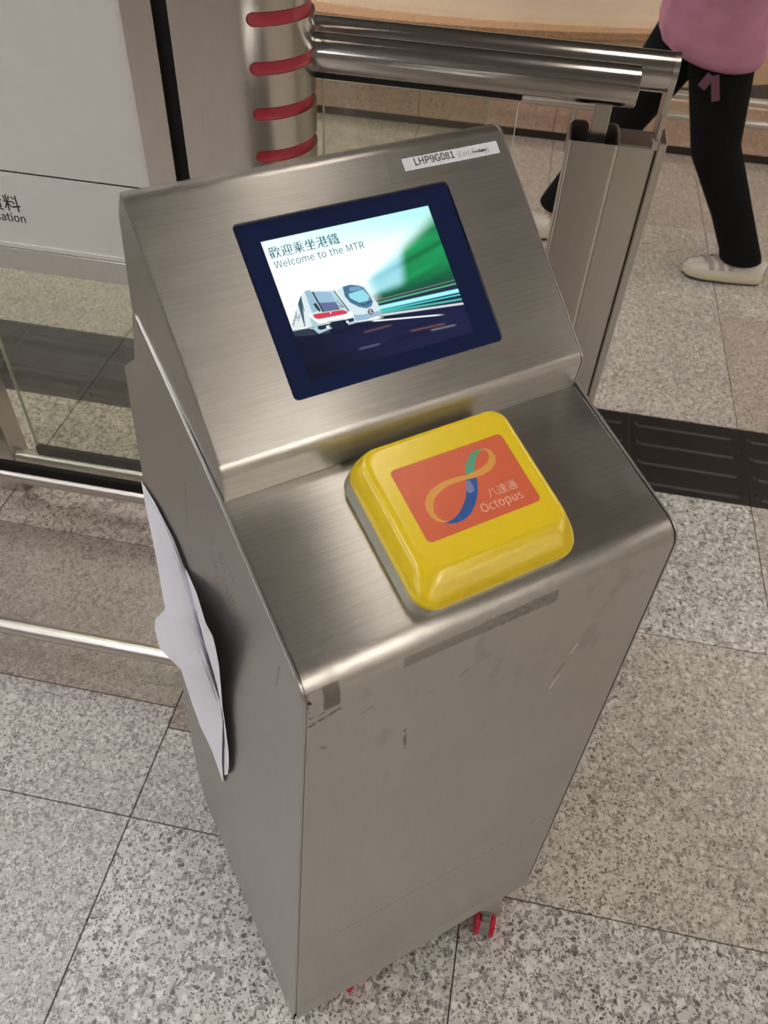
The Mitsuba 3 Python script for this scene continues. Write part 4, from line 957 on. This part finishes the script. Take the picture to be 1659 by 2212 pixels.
PAPER3 = [[(-315, 3458, 5879), (-301, 2657, 6718)], [(-364, 4420, 4524), (-311, 2582, 6718)], [(-385, 4615, 4076), (-322, 2578, 6582)], [(-401, 4503, 3746), (-327, 2622, 6166)], [(-347, 3464, 4674), (-326, 2747, 5643)]]
def sheet(rows, name, label):
    rings = [np.array(r, float) * 1e-4 for r in rows]
    if len(rings[0]) == 3:                     # more rows of a smooth curve across
        ts = np.linspace(0, 1, 9)
        rings = [np.array([(1 - t) * (1 - 2 * t) * r[0] + 4 * t * (1 - t) * r[1] + t * (2 * t - 1) * r[2] for t in ts]) for r in rings]
    m = loft(rings, closed=False, caps=False)
    front = kw(m)
    n = np.array(trimesh.Trimesh(front.vertices, front.faces, process=False).vertex_normals)
    back = tri(np.asarray(front.vertices) - n * 0.00012, np.asarray(front.faces)[:, ::-1])
    key = add(name, [front, back], "mat_paper", label=label, smooth=50, category="paper")
    return key


sheet(PAPER2, "paper_sheet", "narrow white sheet curling out from behind the larger paper on the machine's left side")
sheet(PAPER3, "paper_sheet", "short folded white flap sticking out from the back edge of the papers on the machine")
sheet(PAPER1, "paper_sheet", "larger white sheet of paper bulging from the machine's left steel side")

# ------------------------------------------------------------------ the person walking past behind the barriers
PE = thing("person", "person in a pink jacket, black trousers and white strap shoes, striding left behind the barriers", "person")


def chain(joints):
    """One smooth limb or body from hulls of spheres: joints are pairs of (point, radius)."""
    m = m3.Manifold()
    for (a, ra), (b, rb) in joints:
        s = []
        for p, r in ((a, ra), (b, rb)):
            i = trimesh.creation.icosphere(subdivisions=2, radius=1.0)
            s.append(np.asarray(i.vertices) * np.asarray(r) + np.asarray(p))
        m = m + m3.Manifold.hull_points(np.vstack(s).astype(np.float32))
    return m


def smooth_mesh(m, length=0.02, it=12):
    q = mesh_of(m.refine_to_length(length))
    q = trimesh.Trimesh(q.vertices, q.faces, process=True)
    trimesh.smoothing.filter_taubin(q, iterations=it)
    return q


HIPN, HIPF = (0.565, 2.455, 0.80), (0.545, 2.575, 0.80)
KNN, KNF = (0.655, 2.445, 0.430), (0.385, 2.590, 0.455)
ANN, ANF = (0.845, 2.450, 0.105), (0.205, 2.585, 0.120)
NECK, CHEST = (0.53, 2.515, 1.26), (0.54, 2.515, 1.08)
sk = chain([((HIPN, (0.085, 0.085, 0.085)), (KNN, (0.052,) * 3)), ((KNN, (0.052,) * 3), (ANN, (0.036,) * 3)), ((HIPF, (0.085,) * 3), (KNF, (0.052,) * 3)), ((KNF, (0.052,) * 3), (ANF, (0.036,) * 3)),
            ((HIPN, (0.09,) * 3), (HIPF, (0.09,) * 3)), (((0.555, 2.515, 0.82), (0.10, 0.13, 0.09)), (CHEST, (0.10, 0.14, 0.12))), ((CHEST, (0.10, 0.15, 0.10)), ((0.535, 2.515, 1.20), (0.075, 0.16, 0.06))),
            (((0.535, 2.515, 1.20), (0.05, 0.06, 0.05)), ((0.515, 2.515, 1.33), (0.045, 0.048, 0.05))), (((0.505, 2.515, 1.36), (0.065, 0.055, 0.05)), ((0.510, 2.515, 1.44), (0.088, 0.072, 0.085))),
            (((0.425, 2.515, 1.385), (0.016, 0.010, 0.012)), ((0.440, 2.515, 1.42), (0.012, 0.009, 0.012)))])
for sy in (-1, 1):
    sh_, el, wr = (0.54, 2.515 + sy * 0.165, 1.19), (0.62, 2.515 + sy * 0.215, 0.97), (0.42, 2.515 + sy * 0.175, 0.985)
    sk = sk + chain([((sh_, (0.045,) * 3), (el, (0.036,) * 3)), ((el, (0.036,) * 3), (wr, (0.024,) * 3)), ((wr, (0.022, 0.014, 0.026)), ((wr[0] - 0.06, wr[1], wr[2]), (0.02, 0.012, 0.032)))])
    for j in range(4):
        q0 = np.array([wr[0] - 0.075, wr[1], wr[2] + 0.024 - 0.016 * j])
        sk = sk + chain([((q0, (0.008,) * 3), (q0 + [-0.035, -sy * 0.008, -0.004], (0.0075,) * 3)), ((q0 + [-0.035, -sy * 0.008, -0.004], (0.0075,) * 3), (q0 + [-0.05, -sy * 0.028, -0.008], (0.0065,) * 3))])
    q0 = np.array([wr[0] - 0.03, wr[1] - sy * 0.012, wr[2] + 0.024])
    sk = sk + chain([((q0, (0.010,) * 3), (q0 + [-0.035, -sy * 0.02, 0.014], (0.0085,) * 3))])
    sk = sk + chain([(((0.515, 2.515 + sy * 0.072, 1.405), (0.014, 0.006, 0.02)), ((0.520, 2.515 + sy * 0.076, 1.425), (0.014, 0.006, 0.016)))])
add("body", smooth_mesh(sk, 0.012, 8), "mat_skin", PE, smooth=True)
hair = chain([(((0.545, 2.515, 1.40), (0.065, 0.080, 0.07)), ((0.520, 2.515, 1.465), (0.092, 0.080, 0.075)))]) - m3.Manifold.cube((0.14, 0.3, 0.3), True).translate((0.40, 2.515, 1.36))
add("hair", smooth_mesh(hair, 0.02, 6), "mat_hair", PE, smooth=True)
for sy in (-1, 1):
    e = trimesh.creation.icosphere(subdivisions=2, radius=0.009)
    e.apply_translation((0.438, 2.515 + sy * 0.030, 1.432))
    add("eye", e, "mat_black_rough", PE, smooth=True)
add("mouth", bevel_box(0.438, 0.452, 2.497, 2.533, 1.358, 1.364, 0.002), "mat_jacket", PE)

trs = chain([((HIPN, (0.105, 0.10, 0.11)), (KNN, (0.073, 0.07, 0.07))), ((KNN, (0.073, 0.07, 0.07)), ((0.757, 2.447, 0.26), (0.063,) * 3)), (((0.757, 2.447, 0.26), (0.063,) * 3), ((0.838, 2.450, 0.112), (0.066, 0.06, 0.04))),
             (((0.838, 2.450, 0.112), (0.066, 0.06, 0.04)), ((0.850, 2.450, 0.086), (0.072, 0.062, 0.025))),
             ((HIPF, (0.105, 0.10, 0.11)), (KNF, (0.073, 0.07, 0.07))), ((KNF, (0.073, 0.07, 0.07)), ((0.295, 2.588, 0.28), (0.063,) * 3)), (((0.295, 2.588, 0.28), (0.063,) * 3), ((0.218, 2.585, 0.135), (0.064, 0.06, 0.035))),
             ((HIPN, (0.11, 0.10, 0.12)), (HIPF, (0.11, 0.10, 0.12)))])
add("trousers", smooth_mesh(trs, 0.018, 10), "mat_trousers", PE, smooth=True)

# jacket: lofted rings with soft folds, its hem drawn in and tilted
rings, na = [], 72
for i, (z, cx, rx, ry, tilt) in enumerate(((0.672, 0.572, 0.140, 0.180, 0.030), (0.682, 0.570, 0.153, 0.192, 0.030), (0.705, 0.566, 0.160, 0.198, 0.026), (0.74, 0.558, 0.160, 0.196, 0.02), (0.84, 0.552, 0.154, 0.190, 0.01),
                                            (0.96, 0.548, 0.148, 0.190, 0.0), (1.08, 0.545, 0.142, 0.196, 0.0), (1.17, 0.543, 0.125, 0.192, 0.0), (1.225, 0.540, 0.095, 0.150, 0.0), (1.265, 0.532, 0.066, 0.085, 0.0), (1.30, 0.525, 0.058, 0.062, 0.0))):
    r = []
    for a in np.linspace(0, 2 * math.pi, na, endpoint=False):
        fold = 1 + (0.028 * math.sin(5 * a + 9.0 * z) + 0.018 * math.sin(11 * a - 23.0 * z)) * (1 if 1 < i < 8 else 0.3)
        x, y = cx + rx * fold * math.cos(a), 2.515 + ry * fold * math.sin(a)
        r.append((x, y, z - tilt * (x - cx) / rx * (0.6 if x < cx else 0.3) + (0.010 * math.sin(3 * a + z * 40) if 1 < i < 6 else 0)))
    rings.append(r)
jm = loft(rings)
slv = m3.Manifold()
for sy in (-1, 1):
    sh_, el, wr = (0.54, 2.515 + sy * 0.165, 1.185), (0.62, 2.515 + sy * 0.215, 0.97), (0.44, 2.515 + sy * 0.179, 0.984)
    slv = slv + chain([((sh_, (0.066,) * 3), (el, (0.056,) * 3)), ((el, (0.056,) * 3), (wr, (0.040,) * 3))])
add("jacket", [jm, smooth_mesh(slv, 0.02, 8)], "mat_jacket", PE, smooth=60, label="pink jacket with a drawn hem")
for p0, p1, w in (((0.556, 2.322, 0.668), (0.538, 2.320, 0.634), 0.012), ((0.566, 2.322, 0.668), (0.588, 2.320, 0.604), 0.011)):
    d = np.array([p1[0] - p0[0], 0, p1[2] - p0[2]])
    d /= np.linalg.norm(d)
    e = np.cross(d, [0, 1, 0])
    v = [np.array(q) + s * w * e + np.array([0, o, 0]) for o in (0, 0.004) for q in (p0, p1) for s in (-1, 1)]
    add("jacket_tie", mesh_of(m3.Manifold.hull_points(np.array(v, np.float32))), "mat_jacket_cord", PE, smooth=False)


def shoe(hx, y, z, length, pitch, parent):
    """Heel at hx, toe towards -x."""
    outline = []
    for t in np.linspace(0, 1, 25):            # half widths from heel to toe
        w = 0.030 * min(1, (max(t, 0) / 0.07) ** 0.5) if t < 0.07 else (0.030 + 0.016 * math.sin(math.pi * min(1, (t - 0.07) / 1.25)) if t < 0.80 else None)
        if w is None:
            w = 0.0428 * math.sqrt(max(0.0, 1 - ((t - 0.80) / 0.20) ** 2)) + 0.001
        outline.append((t, w))
    pts = [(-t * length, w) for t, w in outline] + [(-t * length, -w) for t, w in outline[::-1][1:-1]]
    base = Polygon(pts).buffer(0)
    ca, sa = math.cos(pitch), math.sin(pitch)

    def put(m):
        v = np.asarray(m.vertices)
        vx, vz = v[:, 0], v[:, 2]
        m = tri(np.c_[hx + vx * ca + vz * sa, y + v[:, 1], z - vx * sa + vz * ca], m.faces)
        return m

    def up(t):                                 # height of the upper along the shoe
        return float(np.interp(t, [0, 0.06, 0.25, 0.42, 0.6, 0.8, 0.93, 1], [0.074, 0.078, 0.070, 0.080, 0.066, 0.050, 0.041, 0.028]))
    rr = []
    for s, q in ((0.026, 1.0), (0.040, 0.985), (0.6, 0.9), (0.85, 0.72), (1.0, 0.42)):
        ring = []
        for x, yy in pts:
            t = -x / length
            zz = s if s < 0.1 else 0.026 + (up(t) - 0.026) * s
            ring.append((x * (0.985 + 0.015 * q) - 0.004 * (1 - q), yy * q, max(zz, 0.0265 if s < 0.03 else 0.03)))
        rr.append(ring)
    sh = add("shoe", put(loft(rr)), "mat_shoe", parent, smooth=50, label="white shoe with three straps")
    sole = [[(x, yy, zz) for x, yy in base.buffer(b).exterior.coords[:-1]] for b, zz in ((-0.003, 0.004), (0.0025, 0.010), (0.003, 0.020), (0.001, 0.0275))]
    n = min(len(r) for r in sole)

    def resample(r, n=80):
        ls = LineString(r + [r[0]])
        return [ls.interpolate(k / n, normalized=True).coords[0] for k in range(n)]
    add("sole", put(loft([resample(r) for r in sole])), "mat_shoe_sole", sh, smooth=50)
    add("tread", put(flat(base.buffer(-0.003), (0, 0, 0.0), (1, 0, 0), (0, 1, 0), (0, 0, 1), 0.0045)), "mat_shoe_tread", sh, smooth=30)
    for t in (0.50, 0.615, 0.73):
        hw = float(np.interp(t, [o[0] for o in outline], [o[1] for o in outline]))
        rs = []
        for dt in (-0.028, 0.028):
            row = []
            for a in np.linspace(-0.95, 0.95, 13):
                zz = 0.036 + (up(t + dt) + 0.0045 - 0.036) * math.sqrt(max(0, 1 - (abs(a) ** 2.4)))
                row.append(((-(t + dt + 0.05 * a)) * length, hw * a * 1.05, zz))
            rs.append(row)
        m = loft(rs, closed=False, caps=False)
        m2 = tri(np.asarray(m.vertices) + [0, 0, 0.002], np.asarray(m.faces)[:, ::-1])
        add("strap", [put(m), put(m2)], "mat_shoe_strap", sh, smooth=50)


shoe(0.948, 2.450, 0.0, 0.272, 0.02, PE)
shoe(0.248, 2.585, 0.004, 0.272, -0.02, PE)
